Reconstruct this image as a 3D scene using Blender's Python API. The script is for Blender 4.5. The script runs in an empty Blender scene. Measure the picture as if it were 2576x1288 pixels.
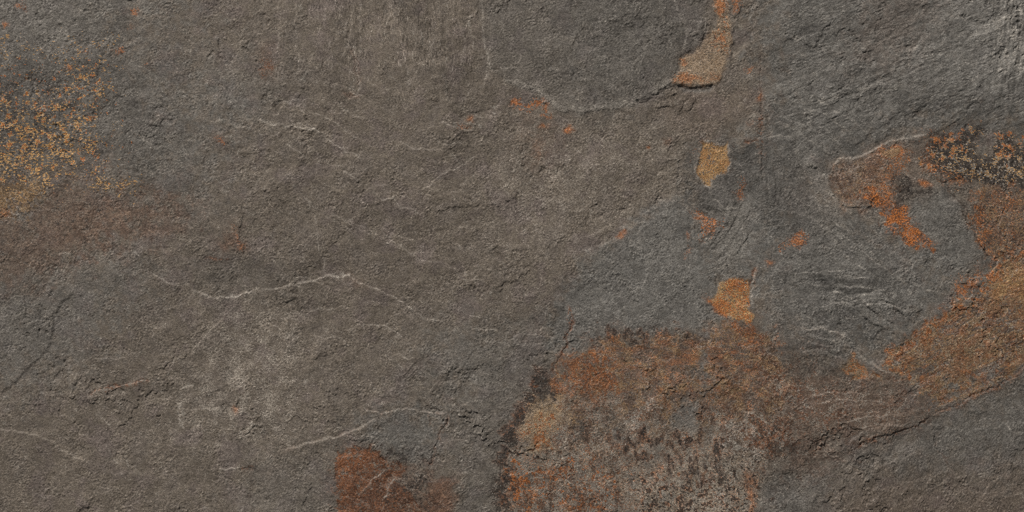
import bpy, math
import numpy as np

# ------------------------------------------------------------------ camera, light, exposure
sc = bpy.context.scene
col = sc.collection
W_M, H_M = 1.2, 0.6                 # what the frame shows of the slab, metres
THICK = 0.030                       # slab thickness
CAM_H = 2.2
cam_d = bpy.data.cameras.new('camera'); cam = bpy.data.objects.new('camera', cam_d); col.objects.link(cam)
cam.location = (0, 0, THICK + CAM_H)
cam_d.sensor_width = 36.0
cam_d.lens = 36.0 * CAM_H / W_M
cam_d.clip_start = 0.05; cam_d.clip_end = 50
sc.camera = cam
world = bpy.data.worlds.new('World'); sc.world = world; world.use_nodes = True
world.node_tree.nodes['Background'].inputs[0].default_value = (0.93, 0.97, 1.0, 1)
world.node_tree.nodes['Background'].inputs[1].default_value = 0.13

def area(name, loc, size, power, color):
    d = bpy.data.lights.new(name, 'AREA'); d.shape = 'RECTANGLE'; d.size = size[0]; d.size_y = size[1]
    d.energy = power; d.color = color
    o = bpy.data.objects.new(name, d); col.objects.link(o)
    o.location = loc
    v = np.array([0, 0, THICK]) - np.array(loc)
    from mathutils import Vector
    o.rotation_euler = Vector(v).to_track_quat('-Z', 'Y').to_euler()
    return o
area('key_lamp', (-4.0, 6.8, 5.0), (1.7, 1.7), 1240, (1.0, 0.975, 0.94))

sc.view_settings.view_transform = 'Standard'
sc.view_settings.look = 'None'
sc.view_settings.gamma = 1.0
sc.view_settings.exposure = 0.0
sc.view_settings.use_curve_mapping = False
sc.cycles.use_denoising = False
sc.cycles.filter_width = 1.0

# ------------------------------------------------------------------ raster the relief and stains are worked out on
# coordinates: 2576 x 1288 units over the 1.2 x 0.6 m frame, x right, y down, plus a margin of slab all round
FW, FH = 2576.0, 1288.0
MARG = 480.0
S = 0.60
U = W_M / FW                         # metres per unit
nx = int((FW + 2 * MARG) * S) + 1; ny = int((FH + 2 * MARG) * S) + 1
xs = np.linspace(-MARG, FW + MARG, nx).astype(np.float32)
ys = np.linspace(-MARG, FH + MARG, ny).astype(np.float32)
PX = float(xs[1] - xs[0]); PY = float(ys[1] - ys[0])
X, Y = np.meshgrid(xs, ys)
rng = np.random.default_rng(7)
FKX = np.fft.rfftfreq(nx, PX)[None, :]
FKY = np.fft.fftfreq(ny, PY)[:, None]

def spectral(filt):
    w = rng.standard_normal((ny, nx)).astype(np.float32)
    n = np.fft.irfft2(np.fft.rfft2(w) * filt, s=(ny, nx)).astype(np.float32)
    n -= n.mean(); n /= n.std()
    return n

def kk(ang=0.0, stretch=1.0):
    a = math.radians(ang)
    u = FKX * math.cos(a) - FKY * math.sin(a)       # angle measured anticlockwise as seen (y runs down)
    v = FKX * math.sin(a) + FKY * math.cos(a)
    return np.sqrt((u * stretch) ** 2 + v ** 2) + 1e-9

def band(lam, ang=0, stretch=1, bw=0.45):
    k = kk(ang, stretch)
    return spectral(np.exp(-(np.log(k * lam)) ** 2 / (2 * bw * bw)))

def fbm(lmax, lmin, slope=1.6, ang=0, stretch=1):
    k = kk(ang, stretch)
    f = k ** (-slope) * np.exp(-(k * lmin) ** 2) * (1 - np.exp(-(k * lmax) ** 4))
    return spectral(f)

def ss(a, b, x):
    t = np.clip((x - a) / (b - a), 0, 1)
    return t * t * (3 - 2 * t)

def qt(field, p):                    # threshold that leaves a share p above it
    return float(np.quantile(field[::7, ::7], 1 - p))

def unit(a): return ((a - a.mean()) / a.std()).astype(np.float32)
N5, N5b = band(7, bw=.35), band(7, bw=.35)
# speckle fields: fine grains gathered into clumps of every size
N8, N8b = (unit(.75 * band(7.5) + .65 * fbm(110, 4, 1.1)) for _ in range(2))
N14, N14b = (unit(.45 * band(7) + .6 * band(15) + .65 * fbm(150, 6, 1.2)) for _ in range(2))
N30, N30b, N60, N60b, N130, N130b, N300 = band(30), band(30), band(60), band(60), band(130), band(130), band(300)
WX, WY = fbm(90, 5, 1.5), fbm(90, 5, 1.5)
RAG = fbm(60, 4, 1.25)               # ragged edges
WARPX = X + 4.0 * WX; WARPY = Y + 4.0 * WY

# ------------------------------------------------------------------ drawing helpers
def crop(pts, pad):
    p = np.asarray(pts, float)
    i0 = max(0, int((p[:, 0].min() - pad + MARG) / PX)); i1 = min(nx, int((p[:, 0].max() + pad + MARG) / PX) + 2)
    j0 = max(0, int((p[:, 1].min() - pad + MARG) / PY)); j1 = min(ny, int((p[:, 1].max() + pad + MARG) / PY) + 2)
    return np.s_[j0:j1, i0:i1]

def seg_d(pts, gx, gy, closed):
    """signed distance; open lines: + on the right of the direction of travel (below a left-to-right line); t = 0..1 along"""
    p = np.asarray(pts, np.float32)
    if closed: p = np.vstack([p, p[:1]])
    best = np.full(gx.shape, 1e9, np.float32); sgn = np.ones(gx.shape, np.float32); tt = np.zeros(gx.shape, np.float32)
    L = np.concatenate([[0], np.cumsum(np.hypot(*np.diff(p, axis=0).T))]); tot = L[-1]
    ins = np.zeros(gx.shape, bool)
    for k in range(len(p) - 1):
        x0, y0 = p[k]; x1, y1 = p[k + 1]; dx, dy = x1 - x0, y1 - y0; l2 = dx * dx + dy * dy + 1e-9
        t = np.clip(((gx - x0) * dx + (gy - y0) * dy) / l2, 0, 1)
        d = np.hypot(gx - x0 - t * dx, gy - y0 - t * dy)
        m = d < best
        best = np.where(m, d, best)
        if closed:
            c = (y0 > gy) != (y1 > gy)
            ins ^= c & (gx < (x1 - x0) * (gy - y0) / (dy if abs(dy) > 1e-9 else 1e-9) + x0)
        else:
            s = np.sign(dx * (gy - y0) - dy * (gx - x0))
            sgn = np.where(m, np.where(s == 0, 1, s), sgn)
            tt = np.where(m, (L[k] + t * math.sqrt(l2)) / tot, tt)
    if closed: return np.where(ins, -best, best), None
    return best * sgn, tt

MASKS = ['blue', 'warm', 'grey', 'tan', 'rust', 'orange', 'dark', 'pale']
M = {k: np.zeros((ny, nx), np.float32) for k in MASKS}
TONE = np.zeros((ny, nx), np.float32)        # mineral light/dark mottling of the stone itself
HT = np.zeros((ny, nx), np.float32)          # height, millimetres
SMOOTH = np.zeros((ny, nx), np.float32)      # places where the cleavage face is finer

def put(name, sl, m):
    M[name][sl] = 1 - (1 - M[name][sl]) * (1 - np.clip(m, 0, 1))

def area_f(pts, soft=8, warp=4, rag=0.0, pad=None):
    """soft inside-ness 0..1 of a traced outline, edge broken up by noise"""
    if soft < 20: warp *= .65; rag *= .6
    pad = pad or (soft * 4 + warp * 4 + rag * 3 + 12)
    sl = crop(pts, pad)
    d, _ = seg_d(pts, X[sl] + warp * WX[sl], Y[sl] + warp * WY[sl], True)
    d = d + rag * RAG[sl]
    return sl, 1 / (1 + np.exp(np.clip(d / (soft * 0.5), -30, 30))), d

def stain(name, pts, amt=1.0, soft=6, warp=5, rag=4, p=None, field=None, sharp=0.35):
    sl, f, d = area_f(pts, soft, warp, rag)
    m = f * amt
    if p is not None:
        fl = N8 if field is None else field
        th = qt(fl, p)
        m = m * ss(th - sharp, th + sharp, fl[sl] + (f - 1) * 1.2)
    put(name, sl, m)
    return sl, m

def specks(pts, p, name='tan', soft=30, field=None, amt=1.0, clear=(), sharp=0.25):
    sl, f, d = area_f(pts, soft, 10, 8)
    fl = N8 if field is None else field
    v = fl[sl] + 0.5 * N30[sl]
    th = qt(fl + 0.5 * N30, p)
    m = ss(th - sharp, th + sharp, v - (1 - f) * 2.0) * ss(.03, .3, f) * amt
    put(name, sl, m)
    for c in clear: M[c][sl] *= (1 - m)
    return sl, m

def erase(names, pts, soft=8, warp=5, rag=4, amt=1.0):
    sl, f, d = area_f(pts, soft, warp, rag)
    for n in names: M[n][sl] *= 1 - f * amt

def tone(pts, v, soft=30, warp=10, rag=8):
    sl, f, d = area_f(pts, soft, warp, rag)
    TONE[sl] += v * f

def plate(pts, h, soft=3, warp=4, rag=3, dome=0):
    sl, f, d = area_f(pts, soft, warp, rag)
    HT[sl] += h * f
    if dome: HT[sl] += dome * (1 - np.exp(np.minimum(d, 0) / 60))

def ledge(pts, amp=0.6, high=50, low=30, w=1.7, pale=0.0, pw=2.2, rust=0.0, dark=0.0, warp=1.8, brk=0.2, taper=0.12):
    pale = min(.42, pale); pw = pw * .72 if pw < 2.6 else pw
    """a step in the cleavage: +amp lifts the right-hand side of the line (below a left-to-right one)"""
    pad = max(high, low) * 3 + 20
    sl = crop(pts, pad)
    d, t = seg_d(pts, X[sl] + warp * WX[sl], Y[sl] + warp * WY[sl], False)
    e = ss(0, taper, t) * ss(0, taper, 1 - t)
    endd = np.exp(-np.maximum(np.abs(d) - 0, 0) / 1e4)
    side = np.tanh(d / w)
    a = 1.7 * abs(amp) * e
    s = side if amp > 0 else -side
    ad = np.abs(d)
    up = 0.5 * (1 + s); dn = 0.5 * (1 - s)
    HT[sl] += a * (up * np.exp(-ad / high) * 0.65 - dn * np.exp(-ad / low) * 0.35)
    b = ss(-1.0 + brk, 0.4 + brk, N30[sl] + 0.4 * N14b[sl]) if brk > 0 else 1
    ln = np.exp(-(d / pw) ** 2) * e
    if pale: put('pale', sl, pale * ln * (0.25 + 0.75 * b))
    if pale: put('pale', sl, 0.12 * pale * np.exp(-(d / (pw * 5)) ** 2) * e * ss(-.3, 1.0, N14[sl]))
    if rust: put('rust', sl, rust * np.exp(-(d / (pw * 1.8)) ** 2) * e * ss(-0.8, 0.6, N14[sl]))
    if dark: put('dark', sl, dark * ln)

def crack(pts, depth=0.9, w=2.0, warp=3, rust=0.0, dark=0.35, taper=0.1):
    sl = crop(pts, 30)
    d, t = seg_d(pts, X[sl] + warp * WX[sl], Y[sl] + warp * WY[sl], False)
    e = ss(0, taper, t) * ss(0, taper, 1 - t)
    g = np.exp(-(d / w) ** 2) * e
    HT[sl] -= depth * g
    if dark: put('dark', sl, dark * g)
    if rust: put('rust', sl, rust * np.exp(-(d / (w * 2.5)) ** 2) * e * ss(-0.9, 0.5, N14[sl]))

def ell(cx, cy, rx, ry, n=12, ang=0):
    a = math.radians(ang)
    return [(cx + rx * math.cos(t) * math.cos(a) - ry * math.sin(t) * math.sin(a),
             cy + rx * math.cos(t) * math.sin(a) + ry * math.sin(t) * math.cos(a)) for t in np.linspace(0, 2 * math.pi, n, endpoint=False)]

# parts of the slab: raster of part numbers
PART = np.zeros((ny, nx), np.int16)
PARTS = [('cleavage_face', None, None)]
def part(name, pts, label=None, parent=None, warp=5, rag=4, grow=0):
    PARTS.append((name, label, parent)); k = len(PARTS) - 1
    sl, f, d = area_f(pts, 6, warp, rag)
    if parent is None: PART[sl][d < grow] = k
    else:
        PART[sl][(d < grow) & (PART[sl] == parent)] = k
    return k

# ------------------------------------------------------------------ outlines traced on the slab
SHELL = [(1212, -300), (1213, 60), (1218, 110), (1232, 168), (1290, 213), (1355, 233), (1362, 262), (1400, 275), (1460, 285), (1530, 276),
         (1590, 262), (1640, 240), (1685, 214), (1698, 180), (1715, 142), (1758, 118), (1772, 95), (1778, 30), (1785, 0), (1790, -300)]
TAN1 = [(1790, -160), (1795, 0), (1806, 40), (1800, 68), (1776, 100), (1742, 134), (1714, 148), (1705, 180), (1690, 206), (1704, 214), (1760, 216),
        (1806, 213), (1816, 190), (1828, 150), (1842, 106), (1834, 50), (1832, 0), (1838, -160)]
TAN2 = [(1768, 357), (1788, 360), (1810, 370), (1830, 360), (1833, 390), (1838, 407), (1828, 430), (1808, 442), (1793, 452), (1790, 470),
        (1773, 465), (1760, 450), (1753, 432), (1760, 400), (1765, 375)]
ORTRI = [(1740, 530), (1763, 530), (1783, 550), (1818, 552), (1818, 565), (1788, 590), (1763, 605), (1768, 565)]
ORLOW = [(1808, 711), (1843, 701), (1885, 704), (1888, 729), (1883, 774), (1898, 794), (1898, 809), (1863, 806), (1828, 794), (1793, 769),
         (1786, 757), (1805, 739)]
BLOCK = [(848, 1140), (880, 1126), (930, 1125), (962, 1140), (985, 1160), (1022, 1168), (1018, 1190), (1000, 1212), (1042, 1240), (1062, 1288),
         (1070, 1420), (846, 1420)]
FIELD = [(1380, 965), (1402, 920), (1440, 890), (1512, 882), (1508, 846), (1545, 842), (1580, 862), (1630, 870), (1642, 842), (1665, 830),
         (1692, 850), (1720, 846), (1760, 842), (1838, 815), (1905, 822), (1945, 860), (1975, 930), (2000, 980), (1985, 1060), (1968, 1150), (1900, 1200),
         (1890, 1288), (1890, 1430), (1270, 1430), (1278, 1288), (1268, 1180), (1290, 1120), (1310, 1060), (1340, 1010), (1392, 990)]
SPECK = [(-60, 190), (40, 180), (90, 165), (160, 150), (275, 150), (272, 200), (240, 250), (262, 320), (228, 345), (255, 385), (160, 435),
         (105, 466), (95, 512), (62, 542), (-60, 560)]
BROWNZ = [(-300, 470), (60, 545), (110, 480), (170, 440), (250, 470), (340, 485), (480, 520), (470, 565), (400, 590), (300, 605), (165, 650), (105, 702), (-300, 740)]
PA = [(2082, 450), (2100, 418), (2180, 395), (2212, 372), (2250, 366), (2290, 364), (2292, 388), (2262, 425), (2252, 505), (2197, 522), (2112, 520), (2096, 480)]
PAO = [(2160, 492), (2197, 468), (2212, 490), (2252, 505), (2277, 520), (2282, 545), (2302, 570), (2347, 606), (2342, 620), (2282, 610), (2252, 577),
       (2230, 570), (2232, 540), (2197, 520)]
PAD = [(2252, 438), (2282, 440), (2302, 470), (2337, 480), (2340, 498), (2317, 495), (2292, 490), (2277, 512), (2252, 510)]
PB = [(2332, 345), (2347, 335), (2387, 340), (2407, 350), (2442, 318), (2474, 320), (2467, 337), (2447, 360), (2462, 392), (2500, 392), (2506, 330), (2530, 335), (2560, 360),
      (2700, 380), (2700, 480), (2532, 467), (2482, 465), (2432, 446), (2397, 460), (2357, 437), (2332, 410), (2327, 380)]
PC = [(2446, 505), (2462, 478), (2510, 468), (2576, 480), (2720, 490), (2720, 640), (2576, 625), (2530, 648), (2494, 662), (2470, 620), (2452, 570)]
PD = [(2222, 914), (2232, 884), (2272, 859), (2322, 829), (2347, 804), (2382, 779), (2397, 764), (2397, 734), (2432, 709), (2457, 684), (2502, 659),
      (2532, 640), (2576, 630), (2760, 600), (2760, 850), (2576, 926), (2557, 934), (2512, 969), (2457, 987), (2412, 1010), (2362, 1022), (2312, 989), (2282, 954), (2242, 939)]
PE = [(2122, 928), (2142, 896), (2167, 914), (2192, 934), (2214, 950), (2172, 952), (2145, 950)]
GRAN = [(560, 790), (640, 768), (730, 790), (742, 900), (740, 1080), (720, 1102), (640, 1112), (560, 1092), (462, 1082), (446, 1042), (448, 1012), (482, 988), (520, 880)]
SMOOTHLOW = [(2700, 880), (2576, 932), (2512, 974), (2457, 991), (2400, 1025), (2330, 1046), (2310, 1076), (2250, 1092), (2165, 1116), (2100, 1150), (2030, 1162),
             (2000, 1190), (1910, 1205), (1905, 1420), (2700, 1420)]
RIPPLE = [(2498, -300), (2490, 60), (2480, 150), (2450, 225), (2520, 235), (2576, 190), (2800, 150), (2800, -300)]
BLUEMID = [(1722, 490), (1640, 520), (1590, 565), (1490, 640), (1400, 755), (1385, 880), (1440, 890), (1510, 845), (1640, 845), (1760, 838), (1840, 812), (1790, 765),
           (1800, 700), (1760, 610), (1735, 540)]

# ------------------------------------------------------------------ relief: cleavage, undulation, scaly grain
UP_A = ss(0, 1, np.clip((X + 60 * N130 - 600) / 320, 0, 1) * np.clip((1330 - X) / 200, 0, 1) * np.clip((330 + 40 * N130b - Y) / 220, 0, 1))        # upright ripples
DI_A = ss(0, 1, np.clip((X - 1890) / 120, 0, 1) * np.clip((430 - Y) / 160, 0, 1))                                           # rising streaks
LO_A = ss(0, 1, np.clip((X - 2000) / 200, 0, 1) * np.clip((Y - 980) / 120, 0, 1))
iso = fbm(30, 4.6, .9, 25, 1.35)
upr = fbm(50, 4.6, .95, 100, 2.0)
dia = fbm(50, 4.6, .95, 24, 2.4)
low = fbm(32, 4.6, .9, 60, 1.6)
scal = iso * (1 - UP_A) * (1 - DI_A) * (1 - LO_A) + upr * UP_A + dia * DI_A + low * LO_A
ter_n = fbm(420, 14, 1.75, 20, 1.5) * (1 - UP_A * 0.8) + fbm(300, 12, 1.7, 96, 3.0) * UP_A * 1.1
t_ = ter_n * 3.4
TER = np.floor(t_) + ss(0.80, 1.0, t_ - np.floor(t_))
t2 = fbm(160, 9, 1.6, 15, 1.8) * 3.0
TER2 = np.floor(t2) + ss(0.72, 1.0, t2 - np.floor(t2))
amp_l = np.clip(0.9 + 0.35 * N300 + 0.25 * N130, 0.35, 1.9)
HT += 1.5 * fbm(1500, 160, 2.0) + 0.12 * TER * amp_l + 0.05 * TER2 * np.clip(amp_l - 0.2, 0, 2)
GRAINY = np.clip(0.85 + 0.32 * N130b + 0.25 * N60b, 0.25, 1.7)
HT += 0.10 * scal * GRAINY * (1 + .35 * DI_A + .2 * UP_A)
N5d = unit(band(7, 35, 2.0, .4) * (1 - UP_A) * (1 - DI_A) * (1 - LO_A) + band(7, 97, 2.6, .4) * UP_A + band(7, 24, 2.6, .4) * DI_A + band(7, 60, 2.0, .4) * LO_A)
HT += (0.035 * N5b + 0.04 * N5d + 0.02 * N8b) * GRAINY
TONE += 0.035 * N130 + 0.04 * N60 + 0.03 * N30b + 0.02 * N14b + 0.05 * N8b + (0.08 * N5 + .13 * N5d) * (.4 + .6 * GRAINY)

# leaves of slate split off one over another: each has one broken edge and runs out flush on its other side
FW_ = fbm(140, 7, 1.5); FRAG = fbm(50, 5, 1.2)
rf = np.random.default_rng(21)
def flake(cx, cy, a, b, ang, face, dh, dt, pale):
    r = max(a, b) * 1.35
    sl = crop([(cx - r, cy - r), (cx + r, cy + r)], 4)
    if sl[0].start >= sl[0].stop or sl[1].start >= sl[1].stop: return
    q = math.radians(ang); dx, dy = X[sl] - cx, Y[sl] - cy
    u = (dx * math.cos(q) - dy * math.sin(q)) / a; v = (dx * math.sin(q) + dy * math.cos(q)) / b
    p = 2.6
    e = (np.abs(u) ** p + np.abs(v) ** p) ** (1 / p) + .16 * FW_[sl] + .05 * FRAG[sl]
    w = 1.2 / min(a, b)
    ins = 1 / (1 + np.exp(np.clip((e - 1) / w, -30, 30)))
    fq = math.radians(face); side = dx / r * math.cos(fq) - dy / r * math.sin(fq)
    up = ss(-.45, .55, side)
    HT[sl] += dh * ins * up
    TONE[sl] += dt * ins * (.3 + .7 * up)
    if pale > 0: put('pale', sl, pale * np.exp(-((e - 1) / (w * .9)) ** 2) * ss(.1, .8, side) * ss(-.2, 1.0, N30[sl] + .5 * N14[sl]))
for k in range(1500):
    cx, cy = rf.uniform(-420, FW + 420), rf.uniform(-420, FH + 420)
    if 1290 < cx < 1985 and cy > 850 and rf.random() < .8: continue
    big = rf.random() < .16
    a = rf.uniform(60, 190) if big else rf.gamma(3, 11) + 10
    if 620 < cx < 1290 and cy < 300: ang, el = rf.normal(98, 12), rf.uniform(.22, .5)
    elif cx > 1890 and cy < 440: ang, el = rf.normal(24, 10), rf.uniform(.2, .45)
    elif cx > 1990 and cy > 960: ang, el = rf.normal(35, 20), rf.uniform(.35, .7)
    elif 1900 < cx < 2330: ang, el = rf.normal(-15, 25), rf.uniform(.25, .55)
    else: ang, el = rf.choice([rf.normal(-32, 16), rf.normal(25, 20), rf.normal(95, 15)]), rf.uniform(.3, .7)
    flake(cx, cy, a, a * el, ang, rf.normal(-90, 75), rf.choice([1, -1]) * rf.uniform(.18, .68) * (1.5 if big else 1), rf.normal(0, .05), max(0, rf.normal(.28, .22)))
fr1 = t_ - np.floor(t_); fr2 = t2 - np.floor(t2)
full = np.s_[0:ny, 0:nx]
put('pale', full, .26 * np.exp(-((fr1 - .97) / .05) ** 2) * ss(.0, 1.2, N30 + .6 * N130b))
put('pale', full, .20 * np.exp(-((fr2 - .96) / .05) ** 2) * ss(-.1, 1.2, N60b + .5 * N30b))
hair = fbm(70, 4, 1.3, 30, 1.4); hair2 = fbm(70, 4, 1.3, 100, 1.6)
put('pale', full, .30 * np.exp(-(hair / .035) ** 2) * ss(.1, 1.3, N30b + .6 * N14))
put('pale', full, .26 * np.exp(-(hair2 / .035) ** 2) * ss(.2, 1.3, N30 + .6 * N14b))
VST = fbm(110, 7, 1.15, 97, 4.5); DST = fbm(110, 7, 1.15, 24, 4.5)
TONE += .075 * VST * UP_A + .075 * DST * DI_A
hv = fbm(120, 5, 1.4, 97, 3.2); hd = fbm(120, 5, 1.4, 24, 3.2); hm = fbm(150, 5, 1.4, -33, 2.6)
put('pale', full, .55 * UP_A * np.exp(-(hv / .04) ** 2) * ss(-.2, 1.0, N60 + .5 * N14)); HT += .18 * UP_A * np.tanh(hv / .05)
put('pale', full, .40 * DI_A * np.exp(-(hd / .04) ** 2) * ss(-.1, 1.1, N60b + .5 * N14)); HT -= .18 * DI_A * np.tanh(hd / .05)
MI_A = (1 - UP_A) * (1 - DI_A) * (1 - LO_A)
put('pale', full, .40 * MI_A * np.exp(-(hm / .035) ** 2) * ss(.1, 1.2, N60 + .6 * N14b)); HT -= .14 * MI_A * np.tanh(hm / .05) * ss(-.5, .8, N60)
put('pale', full, .22 * ss(1.7, 2.6, N5b + .35 * N30b))
put('dark', full, .30 * ss(1.6, 2.6, -N5b - .35 * N30))
put('dark', full, .22 * np.exp(-((fr2 - .86) / .05) ** 2) * ss(.2, 1.2, N60b + .5 * N30b))
# ------------------------------------------------------------------ broad colour of the stone
stain('blue', [(-400, -400), (470, -400), (470, 20), (330, 60), (420, 200), (520, 330), (500, 500), (330, 470), (230, 400), (0, 420), (-400, 420)], 0.65, 80, 30, 40)
stain('blue', [(470, 170), (640, 140), (720, 200), (660, 300), (500, 260)], 0.35, 60, 20, 20)
stain('blue', [(540, 220), (620, 235), (640, 285), (590, 300), (550, 260)], 0.45, 20, 8, 8)
stain('blue', [(-300, 715), (100, 705), (240, 655), (330, 650), (380, 690), (300, 760), (200, 900), (60, 960), (-300, 990)], 0.6, 60, 20, 30)
stain('blue', [(1390, -300), (1700, -300), (1720, 60), (1700, 170), (1600, 250), (1480, 250), (1440, 150)], 0.42, 70, 20, 25)
stain('blue', BLUEMID, 0.85, 16, 10, 12)
stain('blue', [(1860, -400), (3200, -400), (3200, 340), (2576, 330), (2340, 335), (2180, 385), (2080, 460), (2140, 520), (2260, 600), (2400, 700), (2380, 770), (2240, 870),
               (2130, 900), (1960, 880), (1900, 700), (1930, 500), (1900, 350), (1930, 200)], 0.85, 50, 20, 25)
stain('blue', [(2290, 505), (2330, 500), (2380, 450), (2432, 545), (2480, 640), (2400, 700), (2300, 640), (2340, 610), (2290, 550)], 0.8, 16, 6, 6)
stain('blue', [(900, 1065), (1010, 1040), (1110, 1045), (1090, 1130), (1075, 1190), (960, 1140)], 0.8, 30, 10, 12)
stain('blue', [(1090, 870), (1230, 850), (1380, 800), (1380, 940), (1330, 1040), (1280, 1120), (1250, 1420), (1080, 1420), (1150, 1210), (1120, 1100), (1170, 1000)], 0.42, 50, 14, 22)
stain('blue', [(640, 1180), (850, 1130), (850, 1420), (560, 1420)], 0.3, 50, 14, 22)
stain('blue', [(2330, 1050), (2576, 960), (2760, 960), (2760, 1160), (2400, 1180), (2150, 1190), (2100, 1150), (2250, 1095)], 0.75, 60, 16, 20)
stain('blue', [(1905, 1205), (2000, 1195), (2090, 1180), (2070, 1420), (1890, 1420)], 0.75, 30, 10, 14)
stain('blue', [(1000, 980), (1130, 800), (1260, 840), (1240, 960), (1100, 1000)], 0.3, 60, 14, 22)
stain('blue', [(500, 650), (700, 650), (740, 700), (620, 735), (520, 740)], 0.25, 40, 10, 16)
stain('blue', [(1735, 370), (1830, 350), (1915, 365), (1990, 420), (1960, 560), (1920, 680), (1800, 720), (1735, 600)], .7, 22, 10, 12)
stain('blue', SHELL, .35, 14, 4, 4); tone(SHELL, -.06, 14, 4, 4)
stain('warm', BROWNZ, 0.5, 26, 14, 24)
stain('warm', [(60, 560), (240, 520), (420, 520), (400, 570), (240, 590), (80, 640)], 0.25, 40, 20, 28)
stain('warm', [(650, 110), (690, 120), (690, 190), (655, 195)], 0.5, 16, 8, 10)
stain('warm', [(1310, 300), (1400, 330), (1380, 420), (1330, 400)], 0.35, 30, 10, 14)
stain('warm', [(2080, 560), (2120, 420), (1960, 400), (1960, 520)], 0.12, 40, 10, 14)
stain('warm', [(2180, 20), (2330, -60), (2330, 60), (2250, 160), (2150, 150)], 0.28, 50, 16, 22)
stain('warm', [(1980, 960), (2140, 945), (2260, 960), (2330, 1030), (2300, 1070), (2150, 1110), (2000, 1080)], 0.6, 24, 12, 14); tone([(1980, 960), (2140, 945), (2260, 960), (2330, 1030), (2300, 1070), (2150, 1110), (2000, 1080)], .07, 24)
stain('warm', [(2060, 1240), (2200, 1160), (2420, 1200), (2580, 1170), (2700, 1420), (2060, 1420)], 0.20, 60, 12, 20)
tone([(1250, 330), (1480, 310), (1700, 360), (1700, 470), (1560, 590), (1400, 640), (1240, 600)], 0.10)
tone([(-300, 200), (480, 120), (500, 480), (330, 470), (200, 400), (-300, 420)], -0.15, 60)
tone([(1280, -300), (1460, -300), (1700, -200), (1720, 140), (1640, 230), (1450, 265), (1330, 200)], -0.05, 50)
tone([(1960, 862), (2060, 850), (2140, 890), (2125, 945), (1975, 945)], -0.26, 16)
tone([(2230, 250), (2480, 240), (2576, 240), (2576, 320), (2340, 335), (2200, 380), (2060, 400), (2030, 330)], -0.17, 30)
tone([(2040, 690), (2200, 690), (2330, 740), (2250, 760), (2050, 740)], -0.10, 24)
tone([(1735, 380), (1760, 360), (1750, 430), (1790, 490), (1850, 380), (1912, 370), (1905, 470), (1850, 520), (1760, 540), (1720, 500)], -0.30, 10)
tone([(1850, 366), (1908, 366), (1905, 400), (1850, 398)], -0.25, 8)
tone([(1890, 500), (1990, 380), (1998, 560), (1930, 640)], -0.08, 24)
tone([(1340, 50), (1360, -200), (1290, -200), (1300, 60)], 0.0)
RSTR = fbm(60, 6, 1.0, 86, 4.5)
for p_, k_ in ((RIPPLE, .12), ([(2400, -300), (2576, -300), (2800, -300), (2800, 330), (2576, 300), (2440, 260), (2470, 120)], .10)):
    sl, f, d = area_f(p_, 40, 10, 8); TONE[sl] += k_ * f * RSTR[sl]; HT[sl] += .10 * f * RSTR[sl]
tone(RIPPLE, 0.30, 40)
tone([(2380, -300), (2500, -300), (2500, 60), (2440, 250), (2340, 220)], 0.16, 50)
tone([(1840, 300), (1905, 296), (1912, 352), (1842, 356)], 0.24, 10)
tone([(1770, 650), (1850, 610), (1900, 620), (1890, 695), (1800, 705)], 0.13, 20)
tone([(1850, 520), (1912, 480), (1925, 540), (1880, 610), (1830, 600)], 0.07, 20)
tone([(2160, 752), (2190, 736), (2232, 731), (2212, 750), (2198, 765), (2180, 766)], 0.18, 6)
tone([(130, 90), (200, 85), (205, 130), (165, 175), (110, 160)], 0.15, 24)
tone([(2100, 905), (2180, 880), (2240, 900), (2210, 930)], 0.10, 16)
tone([(1100, 345), (1185, 350), (1192, 400), (1168, 412), (1130, 385)], -0.24, 6)
tone([(930, 1060), (1090, 1050), (1080, 1100), (950, 1100)], 0.05, 20)
tone([(2290, 505), (2380, 470), (2470, 620), (2380, 690), (2300, 640)], 0.08, 16)

BASEA = [(2110, 403), (2180, 390), (2235, 360), (2345, 340), (2335, 420), (2300, 470), (2262, 430), (2255, 505), (2197, 522), (2112, 520), (2086, 450)]
tone(BASEA, .14, 6, 4, 4); stain('warm', BASEA, .2, 6, 4, 4)
tone([(1918, 348), (1992, 344), (2000, 380), (2016, 418), (2060, 440), (2040, 560), (1960, 620), (1925, 560), (1916, 480)], -.16, 8, 5, 5)
tone([(1690, 232), (1790, 234), (1905, 225), (1908, 295), (1840, 300), (1800, 340), (1700, 330), (1640, 280)], .08, 14, 8, 8)
stain('warm', [(1690, 232), (1790, 234), (1905, 225), (1908, 295), (1840, 300), (1800, 340), (1700, 330), (1640, 280)], .15, 14, 8, 8)
erase(['blue'], [(1690, 232), (1790, 234), (1905, 225), (1908, 295), (1840, 300), (1800, 340), (1700, 330), (1640, 280)], 14, 8, 8, .8)
tone([(1855, 505), (1905, 480), (1925, 530), (1915, 600), (1870, 660), (1830, 690), (1800, 660), (1840, 600)], .13, 10, 6, 6)
tone([(2020, 420), (2065, 428), (2085, 470), (2105, 520), (2125, 570), (2090, 590), (2040, 520)], .09, 10, 6, 6)
tone([(2030, 690), (2140, 684), (2250, 690), (2330, 730), (2236, 729), (2165, 740), (2138, 746), (2090, 732), (2030, 730)], -.16, 6, 4, 4)
tone([(2060, 775), (2145, 768), (2195, 812), (2262, 850), (2225, 860), (2130, 850), (2098, 832), (2010, 820)], -.16, 7, 4, 4)
tone([(2236, 733), (2330, 733), (2360, 760), (2330, 820), (2270, 856), (2200, 810), (2160, 760), (2200, 765)], .06, 8, 4, 4)
tone([(1440, 770), (1560, 660), (1700, 600), (1760, 640), (1780, 760), (1700, 830), (1500, 840), (1430, 850)], .05, 20, 6, 6)
tone([(1380, 770), (1436, 765), (1436, 800), (1425, 850), (1360, 845)], -.10, 10, 6, 6)
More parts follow.
